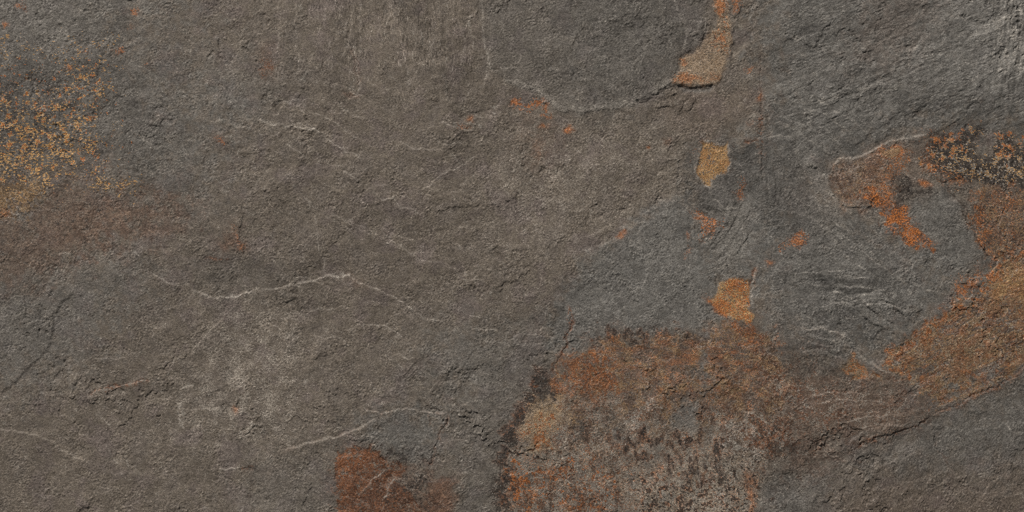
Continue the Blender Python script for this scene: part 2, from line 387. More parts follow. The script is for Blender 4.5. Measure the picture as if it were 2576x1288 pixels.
tone([(850, 0), (868, 100), (890, 124), (898, 180), (905, 220), (1000, 210), (1010, 120), (975, 0)], .07, 8, 4, 4)
tone([(780, 130), (862, 110), (888, 130), (900, 235), (800, 230)], -.08, 12, 4, 4)
tone([(540, 660), (650, 655), (735, 700), (650, 726), (535, 742), (520, 700)], -.08, 8, 4, 4)
tone([(1030, 490), (1100, 440), (1160, 416), (1200, 520), (1090, 535)], .06, 14, 6, 6)
tone([(700, 380), (780, 405), (960, 500), (1060, 540), (1000, 600), (820, 660), (790, 540), (740, 470)], -.05, 14, 6, 6)
tone([(920, 1060), (1040, 1035), (1100, 1050), (1090, 1090), (1000, 1100)], -.06, 10, 6, 6)
tone([(60, 700), (190, 720), (140, 780), (130, 860), (80, 900), (0, 960), (-60, 900), (-60, 740)], -.06, 14, 6, 6)
# granular pale patch, lower left
sl, f, d = area_f(GRAN, 60, 12, 14)
put('grey', sl, f * 0.75 * ss(-0.4, 1.1, N8[sl] + 0.5 * N14[sl] + 0.4 * N60[sl]))
TONE[sl] += 0.05 * f
HT[sl] += f * 0.03 * N8[sl]
sl, f, d = area_f([(1250, 330), (1480, 310), (1690, 360), (1680, 450), (1560, 570), (1400, 620), (1240, 580)], 90, 12, 14)
put('grey', sl, f * 0.5 * ss(0.0, 1.3, N8b[sl] + 0.5 * N14b[sl]))
stain('pale', [(444, 1015), (455, 1010), (462, 1040), (462, 1078), (452, 1070)], 0.45, 5, 4, 3, 0.6, N14)
for p in ([(30, 835), (60, 808), (82, 806), (76, 828), (48, 852)], [(108, 795), (128, 790), (126, 812), (110, 812)]):
    stain('grey', p, 1.0, 10, 6, 6, 0.5, N8)

# ------------------------------------------------------------------ raised and sunk layers
sl, f, d = area_f(SHELL, 3, 2.5, 1.5)
HT[sl] += 1.15 * f - 0.6 * f * np.exp(np.minimum(d, 0) / 16) - 0.35 * (1 - f) * np.exp(-np.maximum(d, 0) / 26)
rim = np.exp(-((d + 9) / 9) ** 2) * (Y[sl] > 200) * (.55 + .45 * ss(-1.2, 0.6, N60[sl]))
put('pale', sl, 0.42 * rim)
rim2 = np.exp(-((d + 2) / 1.8) ** 2) * (X[sl] < 1700) * ss(-1.6, 0.3, N60b[sl])
put('pale', sl, 0.3 * rim2)
sl, f, d = area_f(TAN1, 4, 3, 2.5); HT[sl] += 0.7 * f * ss(40, 190, Y[sl])
crack([(1640, 243), (1668, 232), (1690, 219), (1700, 216)], .6, 3, 2, 0, .3)  # groove coloured dark for the shadow line under the raised layer's lip
crack([(1700, 219), (1730, 220), (1760, 222), (1790, 220), (1800, 216)], 1.2, 5, 2, 0, 0.45)  # dark-coloured groove, part of the shadow under the tan tongue
sl, f, d = area_f([(1702, 217), (1750, 218), (1796, 218), (1784, 230), (1745, 231), (1712, 226)], 4, 3, 3)
HT[sl] -= 1.0 * f; put('blue', sl, 0.8 * f); put('dark', sl, 0.3 * f)  # sunk crescent; cast shade of the tan tongue painted in blue and dark
sl, f, d = area_f(TAN2, 3, 2.5, 2); HT[sl] -= 0.8 * f
put('pale', sl, 0.5 * np.exp(-((d - 3) / 3) ** 2) * ss(-0.8, 0.5, N30[sl]))
plate([(1120, 350), (1160, 340), (1190, 352), (1192, 402), (1168, 412), (1140, 390)], -0.6)
plate(BLOCK, -0.5, 4)
plate(PD, -0.35, 6)
plate(SMOOTHLOW, -0.9, 5)
plate(PA, -0.3, 5)
plate(PE, -0.6, 4)
plate([(2160, 752), (2190, 736), (2232, 731), (2212, 750), (2198, 765), (2180, 766)], 0.5, 3)
plate([(545, 660), (640, 655), (650, 728), (600, 738), (535, 744)], -0.3, 10)

# ------------------------------------------------------------------ ledges and cracks of the left half
crack([(838, -80), (845, 0), (858, 52), (868, 100)], 0.5, 2.2, dark=.3)
ledge([(838, -80), (845, 0), (858, 52), (868, 100), (890, 124)], -0.6, 60, 30, pale=0.12)
crack([(889, 122), (893, 150), (898, 180), (903, 214)], 0.9, 2.2, rust=0.25, dark=.5)
ledge([(889, 122), (898, 180), (906, 220), (899, 238)], -0.5, 70, 30, pale=0.35)
ledge([(975, 5), (1000, 62), (1014, 118), (1022, 166)], -0.5, 60, 40, pale=0.45, rust=.12)
ledge([(1022, 166), (1030, 200), (1022, 215)], -0.4, 40, 30, pale=0.25)
ledge([(1062, 75), (1064, 120)], 0.5, 40, 30, pale=0.4)
ledge([(1116, 184), (1120, 205), (1126, 240), (1131, 262)], 0.5, 40, 30, pale=0.5)
ledge([(1213, 95), (1218, 110), (1232, 168), (1262, 195), (1290, 213), (1355, 234)], -0.3, 40, 30, pale=0.4)
ledge([(972, 182), (1000, 212), (1014, 222)], -0.4, 30, 30, pale=0.35)
ledge([(858, 231), (880, 246), (905, 246)], 0.3, 20, 20, pale=0.55, rust=.3, brk=.1)
ledge([(858, 231), (885, 233), (905, 246)], 0.3, 20, 20, pale=0.35, brk=.1)
plate([(862, 232), (885, 235), (902, 245), (880, 246)], -0.6, 3); stain('rust', [(862, 232), (885, 235), (902, 245), (884, 247)], .4, 4, 2, 2)
ledge([(644, 300), (680, 310), (735, 316), (800, 330)], 0.6, 50, 30, pale=0.35, pw=3)
ledge([(715, 250), (745, 268), (775, 290)], 0.5, 40, 30, pale=0.3)
ledge([(718, 362), (745, 378), (776, 400)], 0.6, 40, 30, pale=0.5)
ledge([(712, 418), (728, 440), (745, 470), (772, 505), (788, 535), (796, 575), (806, 625), (815, 670), (822, 697)], -0.5, 60, 30, pale=0.4)
ledge([(862, 433), (885, 440), (908, 456)], 0.5, 40, 30, pale=0.5)
ledge([(930, 470), (965, 500), (990, 497), (1010, 520), (1040, 530), (1066, 541)], 0.7, 50, 30, pale=0.4)
ledge([(1000, 355), (1045, 375), (1120, 380)], 0.4, 40, 30, pale=0.3)
ledge([(1130, 385), (1165, 413), (1180, 402), (1196, 390)], 0.4, 24, 24, pale=0.45)
ledge([(1060, 480), (1110, 440), (1165, 414)], 0.5, 60, 30, pale=0.2)
ledge([(1090, 535), (1150, 520), (1214, 516)], -0.5, 60, 40)
ledge([(1150, 575), (1175, 572), (1188, 583)], 0.5, 30, 30, pale=0.4)
ledge([(1150, 290), (1190, 284), (1220, 275)], -0.6, 50, 30)
ledge([(555, 215), (600, 262), (660, 305)], 0.4, 40, 40, pale=.15)
ledge([(520, 310), (560, 300), (600, 320), (640, 322)], 0.4, 30, 30, pale=0.25)
ledge([(612, 542), (603, 572), (604, 605), (618, 640)], 0.7, 30, 24, pale=0.3, dark=.3)
ledge([(622, 536), (634, 565), (640, 605)], -0.5, 30, 24, pale=0.3)
# the long pale ledge
ledge([(372, 686), (400, 700), (432, 715), (455, 722)], 0.6, 60, 30, pale=0.7, pw=1.8, brk=0.1)
ledge([(476, 728), (505, 735), (524, 742), (530, 750), (600, 742), (650, 728)], 0.9, 70, 30, pale=0.7, pw=2.4, brk=0.35)
stain('pale', [(540, 744), (600, 738), (648, 726), (650, 733), (600, 746), (545, 750)], 0.55, 5, 3, 3, 0.7, N14)
ledge([(640, 730), (700, 724), (735, 718), (800, 702), (822, 697), (850, 697), (880, 693), (905, 712), (935, 722), (985, 745), (1022, 762), (1045, 785), (1062, 799), (1100, 808), (1135, 816)],
      0.9, 70, 30, pale=0.5, pw=2.2, brk=0.3)
stain('pale', [(822, 694), (850, 692), (886, 692), (880, 699), (840, 702)], 0.5, 5, 3, 3, 0.7, N14)
ledge([(735, 700), (765, 697), (800, 710)], 0.3, 20, 20, pale=0.3)
stain('warm', [(870, 688), (910, 706), (920, 722), (890, 712)], 0.5, 8, 4, 4)
ledge([(1185, 824), (1220, 828), (1254, 831)], 0.5, 40, 30, pale=0.45)
ledge([(1180, 795), (1210, 798)], 0.4, 30, 20, pale=0.35)
ledge([(772, 786), (800, 778), (845, 777)], 0.5, 40, 30, pale=0.3)
ledge([(795, 848), (850, 850), (880, 868)], 0.4, 40, 30, pale=0.25)
ledge([(838, 810), (845, 830), (870, 838)], 0.3, 30, 30, pale=0.25)
ledge([(918, 824), (935, 815), (965, 816), (1000, 838), (1014, 852), (1024, 870)], 0.5, 40, 30, pale=0.4)
ledge([(998, 882), (1012, 896), (1032, 906)], 0.5, 30, 24, pale=0.5)
ledge([(1060, 905), (1070, 925), (1092, 938), (1120, 942), (1140, 928), (1162, 922)], -0.6, 40, 30, pale=0.55, brk=.1)
ledge([(1098, 893), (1120, 902), (1146, 903)], -0.5, 30, 24, pale=0.5, brk=.1)
ledge([(900, 1020), (935, 1034), (958, 1040), (985, 1034), (1035, 1028), (1060, 1032), (1090, 1040), (1128, 1038)], 0.6, 50, 30, pale=0.5, rust=.25, pw=2.5)
ledge([(700, 1135), (755, 1122), (800, 1108), (850, 1098), (900, 1078), (955, 1046)], 0.8, 50, 30, pale=0.3, pw=3, rust=.15)
ledge([(1126, 1020), (1150, 1018), (1155, 1040), (1166, 1056)], 0.5, 30, 30, pale=0.45)
crack([(1128, 1038), (1122, 1060), (1110, 1085), (1100, 1110), (1095, 1140), (1076, 1182)], 0.6, 2.2, rust=0.6, dark=.1)
ledge([(1128, 1038), (1122, 1060), (1110, 1085), (1100, 1110), (1095, 1140), (1076, 1182)], 0.4, 30, 24, pale=0.4)
ledge([(1075, 1040), (1090, 1080), (1095, 1092)], 0.4, 30, 24, pale=0.25, rust=.3)
# bottom left
ledge([(205, 715), (190, 735), (152, 768), (136, 790), (133, 825), (130, 858), (100, 898), (52, 948), (0, 992), (-80, 1040)], .6, 70, 50, w=3, dark=0.2, pw=4, pale=0)
ledge([(130, 860), (158, 895), (162, 925), (182, 938), (198, 958), (214, 975), (232, 1010), (258, 1052), (300, 1100)], 0.6, 50, 40, pale=0.2)
ledge([(58, 740), (65, 780), (70, 800)], 0.5, 30, 24, dark=.2)
crack([(222, 998), (252, 980), (300, 972), (318, 968), (352, 958), (384, 961)], 0.5, 2, rust=0.75, dark=0.1)
ledge([(222, 998), (252, 980), (300, 972), (352, 958), (384, 961)], 0.6, 60, 30, pale=0.4, rust=.3)
ledge([(300, 972), (303, 1000), (303, 1030)], 0.3, 30, 30, pale=0.2)
ledge([(452, 979), (470, 973), (486, 968)], 0.5, 30, 24, pale=0.7, brk=0)
ledge([(445, 1030), (500, 1030), (560, 1024)], 0.4, 30, 24, pale=0.25)
ledge([(-60, 1070), (8, 1079), (55, 1087), (85, 1093), (130, 1110), (150, 1130), (190, 1150), (232, 1170)], 0.6, 50, 30, pale=0.2)
ledge([(262, 1114), (276, 1140), (294, 1168)], 0.5, 40, 24, pale=0.45)
ledge([(316, 1148), (319, 1170), (328, 1192)], 0.5, 30, 24, pale=0.45)
ledge([(348, 1185), (350, 1215)], 0.4, 30, 24, pale=0.3)
ledge([(548, 1183), (575, 1180), (604, 1176)], 0.5, 40, 24, pale=0.6, brk=0)
crack([(600, 1182), (640, 1178)], .4, 2.2, rust=.6)
ledge([(560, 1198), (572, 1220), (575, 1250)], 0.5, 30, 24, pale=0.4)
ledge([(88, 1238), (120, 1258)], 0.5, 30, 24, pale=0.35)
ledge([(490, 800), (540, 820), (600, 738)], 0.3, 50, 40)
ledge([(470, 900), (510, 850), (580, 780), (600, 752)], 0.5, 60, 50, dark=.1, pw=5)
for k in range(70):                  # short stray ledges all over the stone, most running with the grain
    x0, y0 = rng.uniform(-300, FW + 300), rng.uniform(-300, FH + 300)
    if 1290 < x0 < 2000 and y0 > 820: continue
    if x0 > 1900 and y0 < 420: a0 = rng.normal(-22, 14)
    elif 640 < x0 < 1290 and y0 < 260: a0 = rng.normal(80, 14)
    else: a0 = rng.choice([rng.normal(20, 22), rng.normal(-15, 20), rng.normal(80, 15)])
    ln = rng.uniform(22, 85); a = math.radians(a0); pp = []
    for q in range(5):
        pp.append((x0, y0)); x0 += math.cos(a) * ln / 4; y0 += math.sin(a) * ln / 4; a += rng.normal(0, 0.25)
    ledge(pp, rng.uniform(0.2, 0.55) * rng.choice([1, 1, -1]), rng.uniform(20, 45), 20, pale=max(0, rng.normal(0.18, 0.14)), pw=rng.uniform(1.5, 2.3), brk=.6)

def family(pts, n, step, amp, pale, jit=5, seed=1, **kw):       # a set of roughly parallel split edges
    r = np.random.default_rng(seed)
    for k in range(n):
        o = np.array(step) * (k + r.uniform(-.3, .3)); a0 = r.uniform(0, .35); q = np.array(pts, float) + o + r.normal(0, jit, (len(pts), 2))
        c0 = q.mean(0); q = c0 + (q - c0) * r.uniform(.5, 1.05)
        ledge([tuple(v) for v in q], amp * r.uniform(.6, 1.3), 26, 20, pale=max(0, pale * r.uniform(.3, 1.3)), pw=2.0, brk=.35, **kw)
family([(690, -10), (694, 60), (702, 130), (712, 190)], 13, (43, 3), -.4, .22, 13, 1)
family([(700, 330), (770, 362), (840, 405), (900, 440)], 6, (22, -34), .45, .28, 8, 2)
family([(730, 480), (800, 520), (880, 570), (960, 590)], 6, (60, 26), .4, .25, 9, 3)
family([(1110, 280), (1160, 300), (1210, 300)], 5, (-20, 36), .4, .25, 8, 4)
# ------------------------------------------------------------------ right half
family([(2085, 470), (2105, 520), (2128, 570), (2150, 600)], 6, (-13, 7), .5, .32, 3, 5)
family([(1915, 520), (1890, 580), (1850, 640), (1810, 680)], 6, (-13, -9), .5, .34, 5, 6)
family([(2020, 690), (2100, 694), (2180, 690), (2250, 704)], 6, (10, 15), .5, .30, 5, 7)
family([(2140, 770), (2195, 806), (2265, 850)], 5, (16, -12), -.5, .28, 4, 8)
family([(1990, 800), (2050, 815), (2110, 830)], 5, (6, 17), .5, .30, 5, 9)
family([(1930, 300), (1980, 320), (2040, 360), (2090, 400)], 6, (26, -12), .45, .25, 6, 10)
family([(1925, 380), (1935, 450), (1930, 540)], 5, (17, 4), .4, .2, 5, 11)
family([(1740, 480), (1775, 512), (1830, 548)], 4, (-12, 12), .5, .25, 4, 12)
family([(2000, 520), (2050, 560), (2100, 620)], 5, (34, 18), .4, .22, 6, 13)
family([(2180, 560), (2240, 620), (2330, 680)], 4, (-20, 24), .4, .22, 6, 14)
family([(2010, 1000), (2100, 985), (2200, 990)], 7, (22, 15), .45, .25, 7, 15)
family([(2100, 1160), (2180, 1130), (2260, 1110)], 8, (46, 18), .3, .12, 9, 16)
ledge([(1700, -60), (1702, 0), (1706, 30), (1716, 50), (1728, 68)], -0.6, 40, 30, pale=0.6, pw=2.5, brk=.1)
ledge([(1728, 70), (1724, 110), (1720, 134)], -0.4, 30, 24, pale=0.35)
ledge([(1776, 28), (1776, 60), (1772, 95)], -0.6, 24, 24, pale=0.35)
crack([(1782, 60), (1780, 80), (1774, 98)], 0.8, 3, dark=.4)
ledge([(1826, -80), (1826, 0), (1824, 40), (1822, 78)], 0.6, 30, 24, pale=0.6, pw=2.5, brk=0)
ledge([(1866, -40), (1862, 30), (1850, 60), (1845, 90)], 0.5, 30, 24, pale=0.35)
ledge([(1845, 110), (1836, 160), (1832, 200)], 0.4, 24, 24, pale=0.2)
crack([(1914, 120), (1912, 180), (1916, 240), (1915, 300), (1914, 350), (1916, 400), (1915, 480)], 0.6, 2.6, dark=.2, rust=.15)
stain('rust', [(1908, 300), (1918, 300), (1920, 395), (1910, 395)], .6, 6, 4, 4, .6, N14)
crack([(1868, 355), (1890, 360), (1912, 354)], 0.6, 3, rust=.7, dark=.2)
ledge([(1752, 438), (1772, 462), (1790, 474), (1792, 492), (1808, 512), (1832, 526), (1858, 521)], 0.5, 24, 24, pale=0.55, pw=2.5, brk=.1)
sl, f, d = area_f([(1770, 520), (1800, 528), (1845, 530), (1835, 545), (1808, 548), (1788, 538)], 5, 3, 3); HT[sl] -= .9 * f; put('dark', sl, .25 * f)
ledge([(1706, 385), (1708, 430), (1706, 480)], 0.4, 30, 30, pale=.3)
ledge([(1480, 655), (1520, 612), (1570, 590), (1598, 560), (1640, 522), (1720, 488)], 0.8, 90, 50, w=5, dark=.15, pw=6, pale=0)
ledge([(1600, 620), (1612, 575), (1650, 540), (1690, 530)], 0.5, 60, 40, w=4)
ledge([(1975, 263), (2030, 258), (2080, 250), (2120, 240), (2155, 229), (2190, 224), (2220, 226), (2260, 221), (2283, 214)], -0.35, 60, 30, pale=0.65, pw=3.4, brk=.1)
ledge([(1932, 346), (1960, 342), (1994, 341)], 0.6, 40, 24, pale=0.6, brk=0)
ledge([(1994, 341), (2000, 375), (2014, 412), (2020, 418)], 0.6, 40, 24, pale=0.5, brk=.1)
ledge([(2018, 416), (2055, 420), (2072, 438), (2082, 470), (2100, 500), (2108, 515)], -0.8, 50, 40, pale=0.55, pw=4, brk=.2)
ledge([(2108, 515), (2130, 522), (2195, 521)], -0.8, 40, 40, pale=0.4, pw=3)
ledge([(2080, 470), (2100, 530), (2120, 570), (2140, 585)], 0.5, 40, 40, pale=0.3, pw=4)
ledge([(2084, 430), (2110, 403), (2180, 389), (2235, 358), (2290, 346), (2345, 338)], 0.9, 70, 40, pale=0.35, pw=4, brk=.2)
ledge([(2100, 380), (2130, 400), (2110, 405)], 0.4, 24, 24, pale=0.35)
for k, xx in enumerate((2502, 2522, 2540, 2552, 2566, 2590)):
    ledge([(xx - 6, -120), (xx, 10), (xx + 6, 60 + 10 * k), (xx + 14 + 4 * k, 130 + 6 * k), (xx + 2, 200)], (-1) ** k * 0.5, 16, 14, pale=0.3, pw=4, dark=0.12, warp=8)
crack([(2340, 410), (2385, 470), (2432, 545), (2455, 590), (2472, 622), (2496, 666)], 0.9, 3, dark=.45, rust=.15)
ledge([(2347, 415), (2432, 545), (2472, 622), (2496, 666)], -0.5, 40, 30)
crack([(2525, 560), (2535, 600), (2530, 640)], 0.6, 2.4, dark=.25)
ledge([(2092, 733), (2120, 740), (2138, 748), (2165, 742)], 0.7, 40, 24, pale=0.5, brk=.1)
ledge([(2158, 750), (2172, 742), (2200, 730), (2236, 731)], 0.6, 40, 24, pale=0.55, brk=0)
ledge([(2158, 750), (2180, 766), (2198, 772)], -0.4, 20, 24, pale=0.4, brk=0)
ledge([(2015, 712), (2070, 716), (2140, 720), (2200, 718)], 0.6, 40, 24, pale=0.35)
ledge([(2060, 772), (2100, 764), (2150, 762)], 0.6, 40, 24, pale=0.35)
ledge([(2028, 794), (2060, 818), (2090, 824)], 0.5, 40, 24, pale=0.3)
ledge([(2008, 824), (2040, 828), (2070, 824), (2098, 834), (2118, 848), (2128, 832)], 0.7, 40, 24, pale=0.6, rust=.12, brk=.1)
stain('pale', [(2110, 842), (2122, 836), (2120, 862), (2104, 868), (2072, 866), (2090, 860), (2108, 858)], 0.55, 5, 4, 3, 0.75, N14)
ledge([(2144, 772), (2168, 792), (2196, 812), (2220, 826), (2262, 850), (2270, 862)], -0.8, 50, 30, pale=0.4, pw=2.6, dark=.0, brk=.2)
ledge([(2160, 757), (2200, 786), (2240, 800)], -0.5, 30, 24, pale=0.25)
crack([(2242, 762), (2258, 782), (2276, 806)], 0.9, 2.2, dark=.55)
crack([(2232, 732), (2238, 745)], 0.7, 2.2, dark=.4)
ledge([(2276, 698), (2300, 718), (2335, 730), (2360, 736)], 0.6, 40, 24, pale=0.4)
ledge([(2128, 878), (2160, 892), (2186, 908), (2220, 930), (2256, 948)], 0.8, 50, 40, pale=0.3, pw=3)
crack([(2200, 925), (2222, 936), (2250, 945)], .6, 3, dark=.3)
crack([(2272, 862), (2266, 880), (2270, 896)], .6, 2.4, dark=.35)
ledge([(1990, 690), (2050, 684), (2130, 682)], 0.5, 40, 24, pale=.25)
ledge([(2640, 900), (2576, 932), (2512, 974), (2457, 991), (2400, 1025), (2330, 1046)], -0.9, 40, 30, dark=.22, rust=.45, pw=3)
crack([(2545, 950), (2512, 973), (2457, 990), (2400, 1024)], 0.6, 3, rust=.5, dark=.25)
crack([(2330, 1050), (2312, 1074), (2250, 1091), (2215, 1100), (2165, 1116)], 0.7, 3, rust=.5, dark=.25)
stain('rust', [(2165, 1112), (2215, 1088), (2255, 1080), (2252, 1090), (2210, 1106), (2168, 1118)], .55, 8, 6, 6, .6, N14)
crack([(2353, 1110), (2366, 1135), (2384, 1152), (2398, 1192)], 0.6, 2.4, dark=.25, rust=.2)
crack([(2490, 1144), (2502, 1166), (2520, 1190)], 0.7, 2.2, dark=.4)
ledge([(2445, 1230), (2455, 1255)], 0.5, 24, 24, pale=.4)
ledge([(1905, 662), (1900, 690), (1893, 720), (1892, 770)], -0.6, 30, 24, pale=0.5, pw=2.5, brk=.1)
crack([(1902, 672), (1898, 695), (1892, 720)], .5, 2, rust=.7, dark=.1)
crack([(1435, 764), (1438, 796), (1430, 836), (1423, 850), (1416, 892), (1396, 918), (1388, 942)], 0.6, 2.4, rust=0.9, dark=0.15)
ledge([(1435, 764), (1438, 796), (1430, 836), (1423, 850), (1416, 892), (1396, 918), (1388, 942)], 0.4, 30, 24, pale=0.2)
ledge([(1290, 842), (1350, 840), (1410, 846)], 0.4, 40, 30, pale=0.25, rust=.1)

# ------------------------------------------------------------------ stains: speckled corner upper left
GRIT = unit(.9 * band(7.6, 12, 1.7, .4) + .45 * N8 + .35 * N60); GRIT2 = unit(.9 * band(8.5, -30, 1.5, .35) + .45 * N14 + .3 * N30)
sl, f, d = area_f(SPECK, 60, 16, 20)
put('dark', sl, f * 0.8 * ss(-1.3, .9, N14[sl] + 0.6 * N60[sl]))
specks([(-60, 215), (60, 240), (150, 235), (235, 250), (250, 330), (225, 400), (160, 435), (105, 460), (-60, 470)], 0.34, 'tan', 40, GRIT, .85, ('dark',))
specks([(-80, 320), (60, 330), (150, 300), (215, 360), (160, 430), (90, 450), (-80, 450)], 0.48, 'tan', 50, GRIT, .85, ('dark',))
specks([(140, 148), (280, 148), (285, 205), (240, 262), (170, 240)], 0.24, 'tan', 30, GRIT, 0.9, ('dark',))
specks([(212, 424), (262, 420), (266, 450), (340, 445), (345, 485), (290, 482), (220, 470)], 0.26, 'tan', 16, GRIT, 0.9, ('dark',))
specks([(-60, 60), (120, 90), (260, 70), (340, 110), (260, 160), (-60, 200)], 0.07, 'tan', 30, GRIT, 0.85)
specks([(-60, 160), (280, 140), (300, 440), (-60, 480)], 0.07, 'orange', 40, GRIT2, 0.85, ('dark',))
specks([(230, 340), (300, 330), (300, 420), (240, 420)], 0.10, 'tan', 30, GRIT, 0.8)
stain('tan', [(-120, 455), (60, 452), (106, 462), (102, 500), (66, 538), (-120, 546)], 0.62, 14, 8, 8, 0.8, N14)
stain('orange', [(-60, 520), (30, 528), (20, 546), (-60, 548)], 0.5, 8, 6, 6, .6, N8)
for (x, y, r) in ((300, 128, 9), (212, 124, 6), (60, 14, 10), (45, 16, 4), (18, 64, 7), (168, 170, 6), (340, 30, 4), (330, 64, 4), (372, 162, 6)):
    stain('orange' if r < 10 else 'rust', ell(x, y, r * 1.2, r), 0.7, 5, 5, 4, .7, N8)
specks([(-300, 470), (200, 500), (480, 520), (300, 605), (100, 705), (-300, 760)], 0.07, 'dark', 30, N14b, 0.6)
specks([(-60, 480), (250, 480), (300, 560), (-60, 620)], 0.03, 'dark', 30, N14, 0.8)
stain('rust', [(180, 560), (300, 540), (380, 520), (330, 560), (220, 600)], .16, 40, 20, 24)
stain('blue', [(-40, 540), (90, 532), (80, 560), (-40, 560)], .7, 10, 6, 6)
# small rust marks of the left half
stain('orange', [(548, 345), (560, 346), (572, 366), (564, 372), (556, 356)], .6, 5, 4, 3, .7, N8)
stain('rust', [(545, 612), (575, 590), (590, 566), (598, 572), (606, 602), (616, 628), (590, 620), (560, 628)], .38, 14, 6, 8)
stain('orange', [(584, 562), (596, 564), (598, 584), (604, 602), (616, 622), (606, 626), (596, 596)], .6, 4, 4, 4, .7, N8)
stain('rust', [(520, 652), (560, 648), (575, 652), (540, 658)], .7, 4, 4, 3, .8, N14)
stain('rust', [(652, 152), (680, 150), (686, 172), (660, 200), (652, 190)], .6, 8, 6, 8, .55, N8)
stain('orange', [(1176, 298), (1184, 298), (1184, 306), (1176, 306)], .7, 4, 3, 3)
stain('orange', [(1155, 314), (1182, 316), (1180, 326), (1158, 324)], .5, 5, 4, 4, .6, N8)
stain('orange', [(590, 1026), (596, 1026), (595, 1040), (589, 1040)], .5, 4, 3, 3)
# centre
stain('orange', [(1288, 258), (1305, 252), (1330, 250), (1358, 250), (1376, 262), (1374, 288), (1360, 272), (1325, 276), (1308, 282), (1292, 268)], .85, 6, 6, 6, .62, N14)
stain('orange', [(1424, 326), (1436, 318), (1440, 328), (1430, 336)], .85, 4, 3, 3)
stain('orange', [(1358, 314), (1374, 314), (1372, 320), (1360, 320)], .7, 4, 3, 3)
stain('orange', [(1627, 368), (1634, 365), (1634, 372), (1628, 373)], .9, 3, 2, 2)
stain('orange', [(1548, 594), (1562, 586), (1576, 582), (1570, 588), (1552, 598)], .75, 4, 3, 3)
stain('rust', [(1674, 352), (1686, 354), (1682, 368), (1672, 366)], .45, 6, 4, 4)
stain('rust', [(1340, 370), (1372, 360), (1366, 385), (1350, 400)], .3, 10, 6, 6)

# ------------------------------------------------------------------ tan and orange patches on the right
stain('grey', TAN1, .55, 4, 3, 3, .8, N8b); stain('tan', TAN1, .26, 4, 3, 3); stain('warm', TAN1, .2, 4, 3, 3)
stain('orange', [(1790, -160), (1796, 0), (1808, 40), (1806, 70), (1824, 70), (1830, 0), (1836, -160)], .75, 6, 5, 5, .72, N14)
stain('orange', [(1800, 70), (1826, 72), (1842, 100), (1826, 130), (1802, 132), (1792, 110)], .6, 8, 6, 6, .5, N14)
stain('orange', [(1694, 182), (1720, 178), (1740, 186), (1760, 196), (1752, 212), (1700, 212), (1690, 204)], .6, 6, 4, 4, .7, N8)
stain('orange', [(1712, 146), (1728, 144), (1726, 160), (1712, 168)], .6, 5, 3, 4, .7, N8)
stain('orange', [(1760, 196), (1800, 180), (1812, 196), (1800, 212), (1760, 213)], .35, 8, 5, 5, .5, N8)
specks(TAN1, .10, 'dark', 6, N8b, .6)
stain('orange', [(1846, -80), (1868, -80), (1866, 10), (1858, 36), (1848, 34)], .65, 6, 4, 5, .7, N14)
stain('orange', [(1878, 176), (1892, 168), (1898, 174), (1884, 184)], .7, 5, 4, 4, .7, N8)
stain('orange', [(1908, 232), (1915, 230), (1914, 246), (1906, 248)], .6, 4, 3, 3)
stain('rust', [(1882, 308), (1905, 312), (1904, 322), (1884, 318)], .4, 6, 4, 4, .6, N14)
stain('warm', TAN2, .5, 3, 2, 2); stain('tan', TAN2, .74, 3, 2, 2, .88, N8)
stain('orange', [(1762, 372), (1780, 368), (1800, 390), (1828, 392), (1836, 408), (1800, 430), (1765, 440)], .45, 20, 6, 8, .6, N8)
specks(TAN2, .14, 'warm', 6, N8b, .7)
stain('orange', [(1856, 460), (1872, 460), (1870, 478), (1866, 504), (1856, 500)], .75, 6, 5, 5, .75, N8)
stain('orange', ORTRI, .88, 6, 6, 6, .66, N8)
stain('orange', [(1732, 582), (1738, 582), (1734, 630), (1728, 648)], .45, 5, 4, 4, .6, N14)
stain('orange', [(1965, 622), (1978, 612), (1988, 596), (2020, 582), (2034, 592), (2032, 606), (2005, 614), (1985, 625)], .8, 6, 6, 6, .66, N8)
stain('orange', [(1930, 655), (1945, 650), (1946, 660), (1932, 664)], .7, 5, 4, 4)
stain('tan', ORLOW, .72, 3, 2, 2, .85, N8b); stain('orange', ORLOW, .8, 4, 3, 3, .5, N8)
stain('orange', [(1786, 752), (1800, 766), (1830, 792), (1826, 798), (1795, 774)], .85, 4, 3, 3)
stain('rust', [(1772, 748), (1790, 756), (1800, 772), (1784, 764)], .5, 5, 4, 4)
specks(ORLOW, .12, 'rust', 6, N8b, .7)
# A: brown tongue with orange tail and dark core
stain('rust', PA, .38, 12, 8, 10, .5, N14)
stain('warm', PA, .5, 16, 8, 8)
stain('tan', PA, .22, 12, 8, 8, .4, N8); stain('grey', PA, .4, 12, 8, 8, .3, N8b)
specks([(2085, 440), (2140, 410), (2180, 410), (2180, 470), (2110, 500)], .36, 'dark', 14, N14, .6); specks(PA, .12, 'dark', 12, N8, .6)
sl = crop(ell(2240, 383, 60, 40), 20)
e_ = np.hypot((X[sl] + 3 * WX[sl] - 2240) / 28, (Y[sl] + 3 * WY[sl] - 383) / 14)
put('orange', sl, .75 * np.exp(-((e_ - 1) / .22) ** 2) * ss(-1.2, .2, N8[sl]))
put('tan', sl, .4 * (e_ < .8))
stain('rust', PAO, .6, 6, 8, 8); stain('orange', PAO, 1, 6, 8, 9, .72, N8)
stain('orange', [(2225, 395), (2290, 380), (2260, 450), (2245, 500), (2200, 510), (2190, 480), (2230, 440)], .7, 14, 8, 10, .42, N8)
specks(PAO, .22, 'dark', 6, N8b, .8)
stain('dark', PAD, .9, 6, 8, 8, .85, N8b)
stain('orange', ell(2325, 462, 17, 8, 10, 12), .75, 4, 3, 3)
stain('rust', ell(2322, 461, 7, 3), .6, 3, 2, 2)
